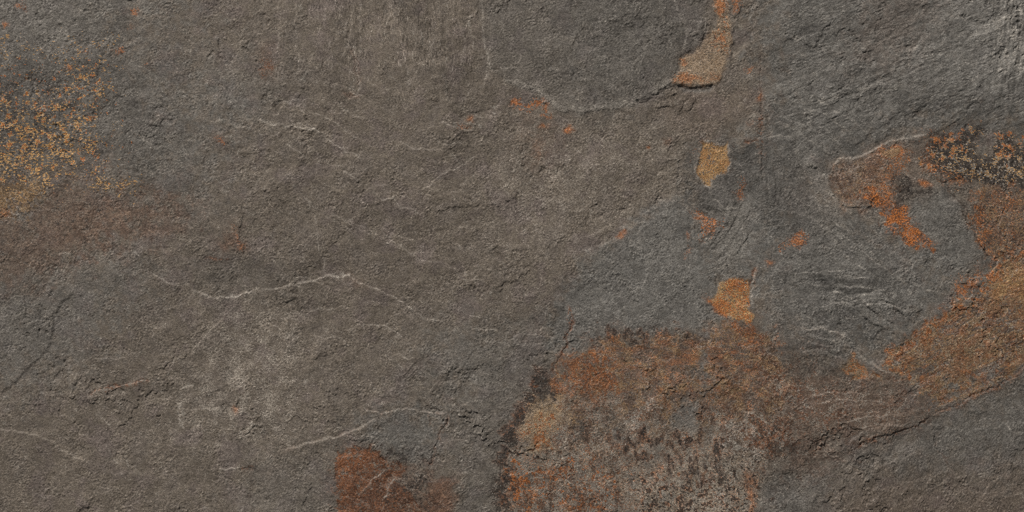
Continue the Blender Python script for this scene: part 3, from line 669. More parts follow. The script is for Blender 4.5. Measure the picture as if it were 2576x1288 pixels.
# B: dark crust with pale tan flecks
stain('orange', [(2322, 340), (2345, 332), (2380, 350), (2345, 370), (2350, 410), (2400, 440), (2440, 446), (2420, 462), (2395, 462), (2355, 440), (2326, 412)], .7, 12, 8, 8, .6, N8)
stain('dark', PB, .92, 7, 8, 10)
specks(PB, .24, 'tan', 14, GRIT, .8, ('dark',))
specks(PB, .34, 'grey', 14, GRIT2, .95, ('dark',))
specks([(2327, 345), (2440, 322), (2475, 320), (2450, 370), (2390, 400), (2350, 440), (2326, 400)], .22, 'orange', 14, N14, .8, ('dark',))
specks([(2500, 330), (2560, 340), (2700, 370), (2700, 400), (2520, 395)], .35, 'orange', 10, N14, .8, ('dark',))
stain('orange', [(2370, 434), (2402, 428), (2408, 445), (2390, 452)], .6, 6, 6, 6, .7, N8)
# C
stain('warm', PC, .6, 12, 8, 8); stain('grey', PC, .35, 12, 8, 8, .3, N8)
stain('rust', PC, .36, 14, 8, 10, .45, N14); stain('tan', PC, .3, 14, 8, 8, .35, N8b)
stain('orange', [(2446, 505), (2466, 480), (2476, 520), (2472, 560), (2490, 610), (2494, 650), (2470, 615), (2452, 568)], .8, 10, 8, 8, .62, N8)
stain('orange', [(2520, 470), (2560, 472), (2565, 520), (2530, 515)], .6, 12, 8, 8, .5, N8)
specks(PC, .13, 'orange', 14, N8, .6); specks(PC, .22, 'dark', 14, N14b, .6)
# D: long tan and rust sheet
STR = fbm(90, 4, 1.0, 28, 3.2)
stain('tan', PD, .36, 6, 6, 8, .7, unit(STR + .8 * N14)); stain('grey', PD, .55, 6, 6, 8, .36, unit(N8b + .6 * STR))
sl, f, d = area_f(PD, 6, 6, 8); HT[sl] += f * .10 * STR[sl]
stain('rust', PD, .5, 8, 8, 10, .45, unit(N60 + .8 * N8 + STR))
stain('warm', PD, .4, 8, 6, 8)
sl, f, d = area_f(PD, 5, 6, 8)
edge = np.exp(-((d + 10) / 14) ** 2) * (X[sl] + Y[sl] * 1.1 < 3340)
put('orange', sl, .7 * edge * ss(-.4, .9, N30[sl] + .5 * N8[sl]))
specks(PD, .14, 'orange', 8, N30b + .8 * N8, .36); specks(PD, .28, 'grey', 8, N8b, .5)
specks(PD, .2, 'rust', 8, N14b, .45); specks(PD, .2, 'dark', 8, N5 + .5 * N8, .5)
stain('tan', [(2492, 742), (2510, 700), (2550, 670), (2700, 640), (2700, 740), (2540, 742), (2510, 760)], .6, 12, 8, 8)
for p in ([(2400, 735), (2432, 700), (2480, 655), (2500, 690), (2480, 730), (2450, 768), (2420, 770)], [(2385, 960), (2402, 956), (2400, 980), (2386, 982)],
          [(2476, 940), (2490, 952), (2492, 968), (2480, 970)]):
    erase(['tan', 'rust', 'warm', 'orange', 'grey'], p, 10, 10, 14, .85); stain('blue', p, .9, 10, 8, 8)
for p in ([(2400, 720), (2430, 690), (2452, 720), (2432, 742), (2404, 745)],):
    stain('orange', p, .5, 10, 8, 10, .5, N8)
specks([(2395, 700), (2500, 650), (2540, 640), (2500, 760), (2400, 780)], .2, 'orange', 10, N14, .7)
# E and the warm band beside it
stain('orange', PE, .62, 6, 5, 5, .75, N14); stain('tan', PE, .35, 6, 5, 5)
stain('blue', ell(2186, 938, 9, 11), .8, 5, 3, 3); erase(['orange', 'tan'], ell(2186, 938, 9, 11), 5, 3, 3, .9)
specks([(1985, 960), (2140, 948), (2280, 965), (2320, 1040), (2150, 1100), (2000, 1070)], .22, 'grey', 26, N8, .6)
specks([(1985, 960), (2140, 948), (2280, 965), (2320, 1040), (2150, 1100), (2000, 1070)], .18, 'rust', 26, N14, .3)
stain('dark', [(1985, 1060), (2040, 1120), (2090, 1140), (2080, 1175), (2000, 1180), (1960, 1150)], .5, 20, 10, 14, .6, N14)
stain('warm', [(2000, 1100), (2120, 1135), (2080, 1190), (2000, 1180)], .5, 20, 10, 14)
specks([(1905, 1180), (2000, 1140), (2060, 1200), (2020, 1420), (1900, 1420)], .22, 'dark', 20, N8, .55)

# ------------------------------------------------------------------ big stained field at the bottom
sl, f, d = area_f(FIELD, 9, 9, 12)
VF = fbm(80, 5, 1.1, 92, 2.6)
put('warm', sl, .5 * f); put('grey', sl, .5 * f * ss(-.4, .8, N8[sl])); put('dark', sl, .35 * f * ss(.5, 1.2, N14b[sl]))
HT[sl] += .25 * f + .03 * f * N8[sl]
yb = Y[sl]; xb = X[sl]
put('rust', sl, f * .22 * ss(1080, 980, yb) * ss(-.8, .9, N30[sl] + .5 * N14[sl]))
lower = ss(960, 1080, yb + 40 * N130[sl]); put('grey', sl, f * .9 * lower * ss(-1.4, .2, N8[sl] + .4 * N30b[sl])); put('blue', sl, f * .6 * lower * ss(.5, 1.2, N60b[sl] + .3 * N8[sl])); M['grey'][sl] *= 1 - f * .45 * lower * ss(.5, 1.2, N60b[sl] + .3 * N8[sl])
put('tan', sl, f * (.4 - .28 * lower) * ss(-.4, 1.0, N14b[sl] + .6 * N60[sl])); put('rust', sl, f * lower * .5 * ss(.3, 1.3, N14[sl] * .7 + .6 * VF[sl])); put('orange', sl, f * lower * .4 * ss(1.0, 1.7, N8[sl] + .5 * N60[sl])); put('warm', sl, f * .3)
put('dark', sl, f * .62 * ss(.85, 1.35, GRIT2[sl] * .55 + .6 * VF[sl] + .45 * N60[sl]) * ss(960, 1060, yb)); put('dark', sl, f * .35 * ss(.7, 1.4, N5[sl]))
FADE = [(1880, 850), (1960, 870), (2060, 960), (2100, 1060), (2010, 1150), (1900, 1170)]
specks(FADE, .30, 'rust', 60, N14, .5); specks(FADE, .26, 'grey', 60, N8b, .55); specks(FADE, .22, 'dark', 60, N14b, .5); stain('warm', FADE, .45, 50, 14, 22)
# orange-brown shoulder
SHO = [(1380, 964), (1392, 940), (1440, 894), (1490, 884), (1545, 900), (1552, 945), (1570, 975), (1558, 1005), (1525, 1015), (1478, 986), (1430, 992), (1398, 988)]
stain('rust', SHO, .62, 14, 8, 10, .75, N14); stain('orange', SHO, .34, 14, 8, 10, .4, N14)
stain('orange', [(1382, 962), (1410, 965), (1440, 980), (1440, 995), (1398, 988)], .55, 8, 6, 6, .7, N8)
stain('orange', [(1490, 880), (1540, 900), (1560, 930), (1535, 960), (1500, 930)], .4, 20, 8, 10, .6, N14)
# streaky brown band
BAND = fbm(60, 5, 1.2, 0, 5.0)
sl, f, d = area_f([(1500, 850), (1640, 860), (1770, 850), (1900, 860), (1930, 930), (1760, 935), (1560, 930)], 24, 8, 12)
put('rust', sl, f * .42 * ss(-.2, 1.1, BAND[sl] + .4 * N8b[sl])); put('orange', sl, f * .34 * ss(.3, 1.3, N8[sl] + .5 * BAND[sl])); put('dark', sl, f * .35 * ss(.6, 1.4, -BAND[sl]))
specks([(1600, 900), (1940, 840), (1985, 960), (1960, 1050), (1700, 1060), (1600, 1010)], .18, 'orange', 30, N8 + .6 * N30b, .34)
specks([(1600, 900), (1940, 840), (1985, 960), (1960, 1050), (1700, 1060), (1600, 1010)], .20, 'rust', 30, N14b, .45)
stain('rust', [(1840, 808), (1885, 812), (1905, 840), (1900, 868), (1870, 866), (1848, 838)], .55, 8, 6, 8, .7, N14)
stain('orange', [(1840, 808), (1885, 812), (1905, 840), (1900, 868), (1870, 866), (1848, 838)], .6, 8, 6, 8, .42, N8)
stain('orange', [(1534, 846), (1560, 852), (1574, 868), (1545, 864)], .7, 6, 6, 6, .7, N8)
stain('orange', [(1640, 836), (1668, 828), (1675, 845), (1650, 848)], .7, 6, 6, 6, .7, N8)
# blue-grey windows where bare slate shows
for p in ([(1757, 880), (1782, 878), (1784, 940), (1770, 985), (1756, 980)], [(1722, 1002), (1760, 1000), (1752, 1060), (1768, 1085), (1700, 1088), (1672, 1090), (1700, 1040)],
          [(1536, 1068), (1560, 1060), (1565, 1100), (1545, 1110)], [(1645, 1118), (1672, 1110), (1668, 1165), (1648, 1168)]):
    erase(['tan', 'rust', 'warm', 'orange', 'grey', 'dark'], p, 10, 8, 10, .85); stain('blue', p, 1, 10, 8, 8)
# pale tan corner with orange flecks
TC = [(1335, 1004), (1378, 996), (1420, 1012), (1424, 1045), (1388, 1095), (1382, 1135), (1330, 1124), (1308, 1072)]
erase(['rust', 'dark', 'warm'], TC, 10, 8, 8, .8); stain('grey', TC, .75, 10, 8, 8); stain('tan', TC, .35, 12, 8, 8)
specks([(1310, 1060), (1390, 1030), (1385, 1130), (1340, 1130)], .3, 'orange', 10, N14, .75)
specks(TC, .2, 'dark', 10, N5, .45)
stain('grey', ell(1335, 1150, 50, 30), .75, 14, 8, 8)
stain('dark', [(1318, 1130), (1350, 1120), (1378, 1150), (1360, 1170), (1325, 1175), (1312, 1160)], .6, 12, 10, 12, .6, N14)
specks([(1285, 1150), (1420, 1140), (1560, 1160), (1560, 1420), (1275, 1420)], .17, 'orange', 16, N14, .72)
specks([(1280, 1150), (1310, 1150), (1325, 1250), (1290, 1260), (1275, 1200)], .55, 'orange', 8, N14, .8)
specks([(1285, 1180), (1560, 1180), (1560, 1420), (1275, 1420)], .14, 'rust', 20, N14b, .7)
stain('blue', [(1390, 1190), (1450, 1160), (1520, 1180), (1500, 1250), (1420, 1240)], .7, 30, 10, 14)
for p in ([(1370, 1228), (1380, 1245), (1386, 1270), (1390, 1330)], [(1398, 1225), (1384, 1245)]):
    crack(p, .6, 2.2, rust=.5, dark=.6)
# dark blotches and pepper
for p in ([(1425, 1055), (1470, 1060), (1500, 1090), (1480, 1110), (1440, 1105), (1424, 1085)], [(1500, 1078), (1540, 1070), (1552, 1080), (1515, 1100)],
          ell(1436, 1142, 9, 9), [(1530, 1010), (1560, 1040), (1540, 1060), (1500, 1040)]):
    stain('dark', p, .75, 10, 10, 12, .55, N8)
# white-flecked clearing
specks([(1575, 1020), (1600, 1030), (1612, 1075), (1580, 1110), (1562, 1080)], .42, 'pale', 10, N8, .6)
specks([(1630, 1005), (1652, 1010), (1650, 1035), (1636, 1030)], .5, 'pale', 6, N8, .6)
# lower right of the field: pale ground peppered black, orange washes
LR = [(1600, 1190), (1700, 1170), (1800, 1150), (1890, 1160), (1890, 1420), (1590, 1420)]
erase(['rust', 'warm', 'blue'], LR, 30, 10, 12, .6)
stain('grey', LR, .9, 30, 10, 12); stain('tan', LR, .12, 30, 10, 12, .6, N14)
specks([(1600, 1190), (1690, 1170), (1690, 1420), (1590, 1420)], .3, 'orange', 30, N30, .45)
specks([(1690, 1200), (1850, 1190), (1890, 1240), (1890, 1420), (1690, 1420)], .25, 'orange', 30, N30, .38)
stain('pale', LR, .2, 30, 10, 12, .6, N8); specks(LR, .30, 'dark', 40, GRIT2, .9, ('pale',), .15)
specks([(1780, 1150), (1850, 1150), (1870, 1230), (1800, 1250)], .3, 'dark', 16, N14, .85)
stain('orange', [(1880, 1190), (1896, 1205), (1898, 1290), (1896, 1400), (1886, 1400), (1886, 1260)], .6, 5, 4, 4)
# rust blob on the right with pale veins
BL = [(1868, 1032), (1895, 1030), (1930, 1062), (1962, 1082), (1965, 1150), (1930, 1155), (1905, 1130), (1895, 1090), (1880, 1062)]
stain('rust', BL, .75, 8, 7, 8, .72, N14); stain('dark', BL, .55, 10, 8, 10, .45, N14b)
specks([(1830, 1070), (1890, 1050), (1910, 1130), (1870, 1180), (1820, 1120)], .38, 'pale', 14, N8, .5)
ledge([(1860, 1035), (1900, 1040), (1935, 1065), (1960, 1100), (1965, 1130), (1955, 1150)], .5, 20, 20, pale=.5, rust=.3, brk=.1)
stain('dark', [(1820, 1112), (1858, 1108), (1866, 1118), (1830, 1124)], .7, 6, 5, 5)
crack([(1895, 1075), (1888, 1110), (1886, 1130)], .3, 5, rust=.7, dark=0)
# dark branching fringe outside the left and upper edge
sl, f, d = area_f(FIELD, 9, 9, 12, pad=110)
out = np.clip(d, 0, 200)
side = ss(1500, 1380, X[sl]) * ss(900, 980, Y[sl])
fr = np.exp(-(out / 36) ** 1.5) * (d > 0)
put('dark', sl, fr * side * .85 * ss(-.4, .6, RAG[sl] * .6 + .6 * N14[sl] + 0.25))
top = ss(1440, 1500, X[sl]) * ss(1800, 1700, X[sl]) * ss(900, 870, Y[sl])
put('dark', sl, np.exp(-(out / 20) ** 1.5) * (d > -6) * top * .6 * ss(-.2, .6, N14[sl] + .6 * N30[sl]))
stain('dark', [(1330, 985), (1345, 950), (1375, 938), (1386, 958), (1380, 985), (1350, 1010)], .8, 14, 12, 18)
stain('dark', [(1230, 1230), (1260, 1130), (1290, 1080), (1300, 1110), (1272, 1180), (1272, 1300), (1225, 1420)], .55, 18, 14, 20, .65, N14)

# feathery mineral growths
def fern(x, y, h, ang, rs, out):
    a = math.radians(ang); n = 5
    tipx, tipy = x + math.cos(a) * h, y - math.sin(a) * h
    out.append(((x, y), (tipx, tipy), 1.5))
    for i in range(1, n + 1):
        t = i / (n + .6); bx, by = x + (tipx - x) * t, y + (tipy - y) * t
        for s in (-1, 1):
            b = a + s * math.radians(rs.uniform(32, 50)); l = h * .42 * (1.1 - t) * rs.uniform(.7, 1.2)
            ex, ey = bx + math.cos(b) * l, by - math.sin(b) * l
            out.append(((bx, by), (ex, ey), 1.4))
DENA = [(1608, 1085), (1770, 1082), (1775, 1135), (1610, 1135)]
DENB = [(1676, 1160), (1808, 1155), (1815, 1225), (1680, 1225)]
rs = np.random.default_rng(3)
segs = []
for i in range(9):
    for j in range(2): fern(1612 + i * 19 + rs.uniform(-9, 9), 1130 - j * 22 + rs.uniform(-12, 12), rs.uniform(14, 32), rs.normal(88, 20), rs, segs)
for i in range(9):
    for j in range(3): fern(1680 + i * 16 + rs.uniform(-8, 8), 1226 - j * 24 + rs.uniform(-12, 12), rs.uniform(16, 34), rs.normal(92, 16), rs, segs)
for i in range(3): fern(1600 + i * 16, 1165, 34, 60 + 25 * i, rs, segs)
for i in range(8): fern(rs.uniform(1560, 1620), rs.uniform(1090, 1160), 24, rs.normal(90, 25), rs, segs)
for i in range(8): fern(rs.uniform(1790, 1830), rs.uniform(1120, 1200), 24, rs.normal(100, 20), rs, segs)
for i in range(11):                   # fans standing off the field's outer edge
    a = rs.uniform(130, 200); fern(1378 + rs.uniform(-10, 6), 962 + rs.uniform(-14, 22), rs.uniform(30, 52), a, rs, segs)
for i in range(12): fern(rs.uniform(1500, 1740), rs.uniform(845, 872), rs.uniform(18, 34), rs.normal(92, 22), rs, segs)
for i in range(12): fern(rs.uniform(1280, 1300), rs.uniform(1080, 1280), rs.uniform(20, 40), rs.normal(165, 22), rs, segs)
edge_l = np.array([(1384, 958), (1345, 1005), (1312, 1058), (1290, 1118), (1270, 1180), (1275, 1290)], float)
for i in range(46):
    q = rs.uniform(0, 4.999); k0 = int(q); pt = edge_l[k0] * (1 - q + k0) + edge_l[k0 + 1] * (q - k0)
    fern(pt[0] + rs.uniform(-6, 6), pt[1], rs.uniform(16, 44), rs.normal(165, 28), rs, segs)
sl, f, d = area_f(DENA, 30, 6, 8); put('grey', sl, .6 * f); M['dark'][sl] *= 1 - .4 * f
sl, f, d = area_f(DENB, 30, 6, 8); put('grey', sl, .8 * f); M['dark'][sl] *= 1 - .45 * f; M['rust'][sl] *= 1 - .6 * f
for (p0, p1, w) in segs:
    sl = crop([p0, p1], 8)
    d, t = seg_d([p0, p1], X[sl], Y[sl], False)
    put('dark', sl, .82 * np.exp(-(d / w) ** 2) * ss(-1.6, .2, N14[sl])); put('rust', sl, .2 * np.exp(-(d / (w * 2)) ** 2))

# ------------------------------------------------------------------ rust block bottom centre
stain('warm', BLOCK, .7, 3, 2.5, 3); stain('rust', BLOCK, .85, 4, 4, 6, .82, N14)
stain('orange', [(850, 1140), (900, 1128), (950, 1145), (900, 1180), (880, 1230), (850, 1290), (846, 1400)], .22, 30, 8, 12, .6, N14)
stain('dark', [(850, 1200), (980, 1170), (1000, 1215), (1040, 1280), (900, 1290)], .5, 30, 8, 12, .5, N14); stain('grey', BLOCK, .35, 6, 4, 4, .25, N8b); stain('dark', [(960, 1140), (1070, 1170), (1090, 1420), (960, 1420), (985, 1220)], .6, 30, 12, 16, .6, N14); stain('warm', [(1000, 1180), (1080, 1180), (1090, 1420), (1030, 1420)], .6, 24, 10, 14)
for p in ([(905, 1240), (915, 1225), (940, 1205), (975, 1178)], [(965, 1265), (975, 1235), (1000, 1200)], [(905, 1255), (920, 1275)]):
    sl = crop(p, 30); d, t = seg_d(p, X[sl] + 5 * WX[sl], Y[sl] + 5 * WY[sl], False)
    m = np.exp(-(d / 5) ** 2) * ss(-.8, .6, N14[sl])
    for n in ('rust', 'orange', 'dark'): M[n][sl] *= 1 - .8 * m
    put('grey', sl, .5 * m)
    ledge(p, .6, 24, 20, pale=.4, pw=2.0, brk=.5)
HAL = [(965, 1138), (1000, 1128), (1040, 1140), (1070, 1170), (1062, 1200), (1030, 1195), (1022, 1170), (985, 1160)]
stain('dark', HAL, .65, 14, 10, 14, .7, N14)
specks([(1000, 1180), (1040, 1180), (1060, 1210), (1075, 1300), (1050, 1300)], .4, 'dark', 14, N14, .7)
stain('rust', [(1075, 1212), (1120, 1205), (1152, 1203), (1135, 1250), (1130, 1420), (1070, 1420)], .35, 8, 5, 6); stain('warm', [(1075, 1212), (1152, 1203), (1130, 1420), (1070, 1420)], .6, 8, 5, 6)
ledge([(1060, 1212), (1110, 1208), (1150, 1200)], .6, 30, 24, dark=.25, pw=4)
crack([(1086, 1240), (1092, 1290)], .4, 2, rust=.3)

# ------------------------------------------------------------------ which piece of the slab every place belongs to
part('lower_layer', SMOOTHLOW, 'smooth grey layer a step lower at the bottom right')
part('raised_layer', SHELL, 'rounded brown-grey layer standing proud at the top')
part('rippled_edge', RIPPLE, 'pale grey upright ripples in the top right corner', rag=10)
part('granular_patch', GRAN, 'pale granular patch at the lower left', rag=10)
part('slate_layer', BLUEMID, 'smooth blue-grey layer above the stained field')
part('brown_stain', BROWNZ, 'dull brown stained zone at the left edge', rag=10)
part('speckled_stain', SPECK, 'dark crust speckled with ochre flecks at the left edge', rag=14)
k_f = part('rust_field', FIELD, 'large rust, tan and black stained field at the bottom', warp=9, rag=12)
part('orange_shoulder', SHO, 'orange-brown corner of the stained field', k_f)
part('tan_corner', TC, 'pale tan corner of the stained field with orange flecks', k_f)
part('rust_blob', BL, 'dark rust blob with pale veins', k_f)
part('peppered_patch', LR, 'pale ground peppered with black specks', k_f)
part('feathery_growth', DENA, 'upper row of dark feathery mineral growths', k_f, grow=8)
part('feathery_growth', DENB, 'lower row of dark feathery mineral growths', k_f, grow=8)
part('rust_block', BLOCK, 'dark rust-red block at the bottom edge')
part('tan_patch', TAN1, 'pale tan tongue with orange margins at the top edge')
part('ochre_patch', TAN2, 'ochre patch with a pale broken rim')
part('orange_spot', ORTRI, 'small ragged orange triangle')
part('ochre_patch', ORLOW, 'bright ochre patch above the stained field')
k_a = part('rust_tongue', PA, 'brown tongue with an orange ring')
part('orange_tail', PAO, 'bright orange tail of the brown tongue', rag=8)
part('dark_core', PAD, 'blackish brown core beside the orange tail', rag=8)
part('dark_crust', PB, 'dark crust with pale tan flecks at the right edge', rag=10)
part('rust_sheet', PC, 'rust-brown sheet below the dark crust', rag=8)
part('rust_sheet', PD, 'long tan and rust sheet at the right edge', warp=6, rag=8)
part('orange_spot', PE, 'small orange wedge left of the long rust sheet')
part('orange_spot', [(1288, 258), (1305, 252), (1330, 250), (1358, 250), (1376, 262), (1374, 288), (1360, 272), (1325, 276), (1308, 282), (1292, 268)], 'orange spot under the raised layer')
part('orange_spot', [(1965, 622), (1978, 612), (1988, 596), (2020, 582), (2034, 592), (2032, 606), (2005, 614), (1985, 625)], 'orange spot on bare grey slate')

# ------------------------------------------------------------------ material
def lin(h):
    h = h.lstrip('#'); v = [int(h[i:i + 2], 16) / 255 for i in (0, 2, 4)]
    return tuple((c / 12.92 if c <= .04045 else ((c + .055) / 1.055) ** 2.4) for c in v) + (1,)

mat = bpy.data.materials.new('weathered_slate'); mat.use_nodes = True
nt = mat.node_tree; nd = nt.nodes; lk = nt.links
bsdf = nd['Principled BSDF']
tc = nd.new('ShaderNodeTexCoord')
def noise_n(scale, detail=4, rough=.6, stretch=None):
    n = nd.new('ShaderNodeTexNoise'); n.inputs['Scale'].default_value = scale; n.inputs['Detail'].default_value = detail; n.inputs['Roughness'].default_value = rough
    if stretch:
        mp = nd.new('ShaderNodeMapping'); mp.inputs['Rotation'].default_value = (0, 0, math.radians(stretch[0])); mp.inputs['Scale'].default_value = (1, stretch[1], 1)
        lk.new(tc.outputs['Object'], mp.inputs['Vector']); lk.new(mp.outputs[0], n.inputs['Vector'])
    else: lk.new(tc.outputs['Object'], n.inputs['Vector'])
    return n.outputs['Fac']
def attr(name):
    a = nd.new('ShaderNodeAttribute'); a.attribute_name = name; return a.outputs['Fac']
def math_n(op, a, b, clamp=False):
    m = nd.new('ShaderNodeMath'); m.operation = op; m.use_clamp = clamp
    for i, v in enumerate((a, b)):
        if isinstance(v, (int, float)): m.inputs[i].default_value = v
        else: lk.new(v, m.inputs[i])
    return m.outputs[0]
def ramp(fac, cols):
    r = nd.new('ShaderNodeValToRGB'); e = r.color_ramp.elements
    while len(e) < len(cols): e.new(.5)
    for el, (p, c) in zip(e, cols): el.position = p; el.color = lin(c)
    lk.new(fac, r.inputs[0]); return r.outputs[0]
def mix(fac, a, b, mode='MIX'):
    m = nd.new('ShaderNodeMix'); m.data_type = 'RGBA'; m.blend_type = mode
    if isinstance(fac, (int, float)): m.inputs[0].default_value = fac
    else: lk.new(fac, m.inputs[0])
    lk.new(a, m.inputs[6])
    if isinstance(b, tuple): m.inputs[7].default_value = b
    else: lk.new(b, m.inputs[7])
    return m.outputs[2]
fine = noise_n(800, 4, .75); mid = noise_n(190, 5, .65); broad = noise_n(26, 5, .6); streak = noise_n(420, 4, .65, (25, 3.0))
PAL = {'base': [(.30, '#564c43'), (.5, '#665c52'), (.72, '#776c61')],
       'blue': [(.30, '#53504b'), (.5, '#63605b'), (.72, '#74716c')],
       'warm': [(.30, '#4e3c30'), (.5, '#624d40'), (.72, '#78614f')],
       'grey': [(.30, '#6e655b'), (.5, '#82796e'), (.72, '#988f84')],
       'tan':  [(.30, '#87653f'), (.5, '#a57f50'), (.72, '#be9a68')],
       'rust': [(.30, '#503220'), (.5, '#6b432b'), (.72, '#855739')],
       'orange': [(.30, '#7d4522'), (.5, '#9c5c2e'), (.72, '#b97840')],
       'dark': [(.30, '#2a2521'), (.5, '#352e29'), (.72, '#443a32')],
       'pale': [(.30, '#857c72'), (.5, '#9c9489'), (.72, '#b2aaa0')]}
c = ramp(mid, PAL['base'])
hue = ramp(broad, [(.36, '#625a53'), (.5, '#635a4e'), (.64, '#625755')])
c = mix(.4, c, hue)
for k in MASKS:
    c = mix(attr('m_' + k), c, ramp(fine if k in ('tan', 'orange', 'grey', 'pale') else mid, PAL[k]))
grain = math_n('ADD', math_n('MULTIPLY', fine, .55), math_n('MULTIPLY', streak, .45))
g2 = math_n('ADD', math_n('MULTIPLY', math_n('SUBTRACT', grain, .5), 3.3), 1.0)
tn = math_n('MULTIPLY', g2, math_n('ADD', attr('m_tone'), 1.0))
tick = nd.new('ShaderNodeTexNoise'); tick.inputs['Scale'].default_value = 430; tick.inputs['Detail'].default_value = 3; tick.inputs['Roughness'].default_value = .7; tick.inputs['Distortion'].default_value = 1.2
mpt = nd.new('ShaderNodeMapping'); mpt.inputs['Rotation'].default_value = (0, 0, -.5); mpt.inputs['Scale'].default_value = (1, 1.8, 1)
lk.new(tc.outputs['Object'], mpt.inputs['Vector']); lk.new(mpt.outputs[0], tick.inputs['Vector'])
def mrange(v, a, b, c0, d0):
    r = nd.new('ShaderNodeMapRange'); lk.new(v, r.inputs[0])
    for i, q in enumerate((a, b, c0, d0)): r.inputs[i + 1].default_value = q
    return r.outputs[0]
c = mix(mrange(tick.outputs['Fac'], .62, .76, 0, .55), c, ramp(fine, PAL['pale']))
c = mix(mrange(tick.outputs['Fac'], .40, .24, 0, .55), c, ramp(fine, PAL['dark']))
cc = nd.new('ShaderNodeCombineColor'); [lk.new(tn, cc.inputs[i]) for i in range(3)]
c = mix(1.0, c, cc.outputs[0], 'MULTIPLY')
lk.new(c, bsdf.inputs['Base Color'])
rr = nd.new('ShaderNodeMapRange'); lk.new(mid, rr.inputs[0]); rr.inputs[1].default_value = .3; rr.inputs[2].default_value = .7; rr.inputs[3].default_value = .62; rr.inputs[4].default_value = .85
lk.new(rr.outputs[0], bsdf.inputs['Roughness'])
bsdf.inputs['Specular IOR Level'].default_value = .25
bp = nd.new('ShaderNodeBump'); bp.inputs['Strength'].default_value = .48; bp.inputs['Distance'].default_value = .0009
hb = math_n('ADD', math_n('MULTIPLY', noise_n(560, 5, .72), .7), math_n('MULTIPLY', streak, .5))
lk.new(hb, bp.inputs['Height']); lk.new(bp.outputs[0], bsdf.inputs['Normal'])

# ------------------------------------------------------------------ the slab: one surface, cut into its pieces
inx = np.where((xs >= -6) & (xs <= FW + 6))[0]; iny = np.where((ys >= -6) & (ys <= FH + 6))[0]
STR_ = 8
ci = np.unique(np.concatenate([np.arange(0, inx[0], STR_), inx, np.arange(inx[-1], nx - 1, STR_), [nx - 1]]))
ri = np.unique(np.concatenate([np.arange(0, iny[0], STR_), iny, np.arange(iny[-1], ny - 1, STR_), [ny - 1]]))
GX, GY = X[np.ix_(ri, ci)], Y[np.ix_(ri, ci)]
def settle(F, w=9):                   # beyond the dense grid the fields are averaged over the wider mesh cells
    def box(A, ax):
        c = np.cumsum(np.pad(A.astype(np.float64), [(w // 2 + 1, w // 2) if i == ax else (0, 0) for i in (0, 1)], mode='edge'), axis=ax)
        return (c[w:] - c[:-w]) / w if ax == 0 else (c[:, w:] - c[:, :-w]) / w
    ox = np.clip(np.maximum(inx[0] - np.arange(nx), np.arange(nx) - inx[-1]) / 14, 0, 1)[None, :]
    oy = np.clip(np.maximum(iny[0] - np.arange(ny), np.arange(ny) - iny[-1]) / 14, 0, 1)[:, None]
    F = F * (1 - ox) + box(box(F, 1), 1) * ox
    return (F * (1 - oy) + box(box(F, 0), 0) * oy).astype(np.float32)
HT = settle(HT); TONE = settle(TONE)
for k in MASKS: M[k] = settle(M[k])
Hm = HT - HT[iny[0]:iny[-1], inx[0]:inx[-1]].mean()
gz_y, gz_x = np.gradient(Hm * 1e-3, PY * U, PX * U)
sub = np.ix_(ri, ci)
P = np.stack([(GX - FW / 2) * U, -(GY - FH / 2) * U, THICK + Hm[sub] * 1e-3], -1).astype(np.float32)
NRM = np.stack([-gz_x[sub], gz_y[sub], np.ones_like(P[..., 0])], -1)
NRM /= np.linalg.norm(NRM, axis=-1, keepdims=True)
NR, NC = P.shape[:2]
Pf = P.reshape(-1, 3); Nf = NRM.reshape(-1, 3).astype(np.float32)
ATT = {'m_' + k: M[k][sub].reshape(-1).astype(np.float32) for k in MASKS}
ATT['m_tone'] = np.clip(TONE[sub].reshape(-1), -.45, .6).astype(np.float32)
jj, ii = np.meshgrid(np.arange(NR - 1), np.arange(NC - 1), indexing='ij')
v00 = (jj * NC + ii).ravel()
QUADS = np.stack([v00, v00 + NC, v00 + NC + 1, v00 + 1], -1)
FP = PART[sub][:-1, :-1].ravel()

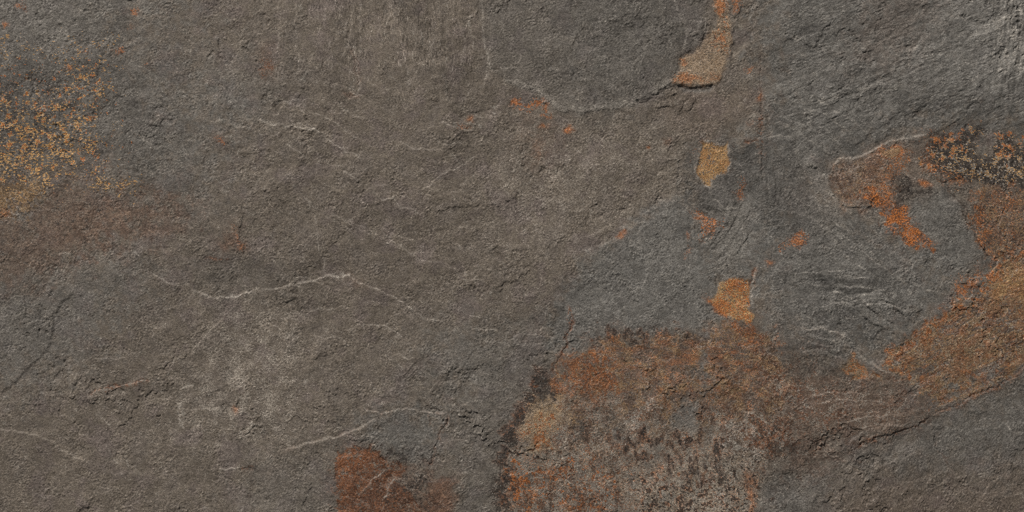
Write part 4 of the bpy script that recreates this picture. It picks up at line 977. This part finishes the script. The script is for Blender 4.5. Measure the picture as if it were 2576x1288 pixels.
def make_mesh(name, verts, quads, normals=None, att=None):
    me = bpy.data.meshes.new(name)
    me.vertices.add(len(verts)); me.vertices.foreach_set('co', verts.astype(np.float32).ravel())
    n = len(quads)
    me.loops.add(n * 4); me.loops.foreach_set('vertex_index', quads.astype(np.int32).ravel())
    me.polygons.add(n); me.polygons.foreach_set('loop_start', np.arange(0, n * 4, 4, dtype=np.int32))
    me.polygons.foreach_set('use_smooth', np.ones(n, bool))
    me.update(calc_edges=True)
    if att:
        for k, v in att.items():
            a = me.attributes.new(k, 'FLOAT', 'POINT'); a.data.foreach_set('value', v)
    if normals is not None: me.normals_split_custom_set_from_vertices(normals)
    me.materials.append(mat)
    return me

slab = bpy.data.objects.new('slate_slab', None); col.objects.link(slab)
slab['label'] = 'weathered grey-brown slate slab with cleft layers and rust, ochre and black stains'
slab['category'] = 'stone slab'
slab['kind'] = 'thing'
objs = []
for k, (name, label, parent) in enumerate(PARTS):
    sel = QUADS[FP == k]
    if len(sel) == 0: objs.append(None); continue
    uv, inv = np.unique(sel, return_inverse=True)
    me = make_mesh(name, Pf[uv], inv.reshape(-1, 4), Nf[uv], {a: v[uv] for a, v in ATT.items()})
    o = bpy.data.objects.new(name, me); col.objects.link(o)
    o.parent = slab if parent is None else objs[parent]
    if label: o['label'] = label
    objs.append(o)

# broken sides and underside
ring = np.concatenate([np.arange(NC), np.arange(1, NR) * NC + NC - 1, (NR - 1) * NC + np.arange(NC - 2, -1, -1), np.arange(NR - 2, 0, -1) * NC])
top = Pf[ring]; nr = len(ring); rows = [top]
ctr = np.array([0, 0, 0], np.float32)
for q, zf in enumerate((.75, .5, .25, 0)):
    r = top.copy(); r[:, 2] = top[:, 2] * zf
    jit = rng.normal(0, .0005, nr) + .004 * np.sin(np.arange(nr) * .05 + q)
    dirv = top[:, :2] / np.linalg.norm(top[:, :2], axis=1, keepdims=True)
    r[:, :2] += dirv * (jit[:, None] - .002 * q)
    rows.append(r)
V = np.vstack(rows); a = np.arange(nr); b = (a + 1) % nr
Q = np.vstack([np.stack([k * nr + b, k * nr + a, (k + 1) * nr + a, (k + 1) * nr + b], -1)[:, ::-1] for k in range(4)])
bot = len(V); V = np.vstack([V, [[0, 0, 0]]])
me = make_mesh('slab_side', V, Q)
import bmesh
bm = bmesh.new(); bm.from_mesh(me); bm.verts.ensure_lookup_table()
bm.faces.new([bm.verts[4 * nr + q] for q in range(nr)])
bmesh.ops.delete(bm, geom=[bm.verts[bot]], context='VERTS')
bmesh.ops.recalc_face_normals(bm, faces=bm.faces); bm.to_mesh(me); bm.free()
o = bpy.data.objects.new('slab_side', me); col.objects.link(o); o.parent = slab
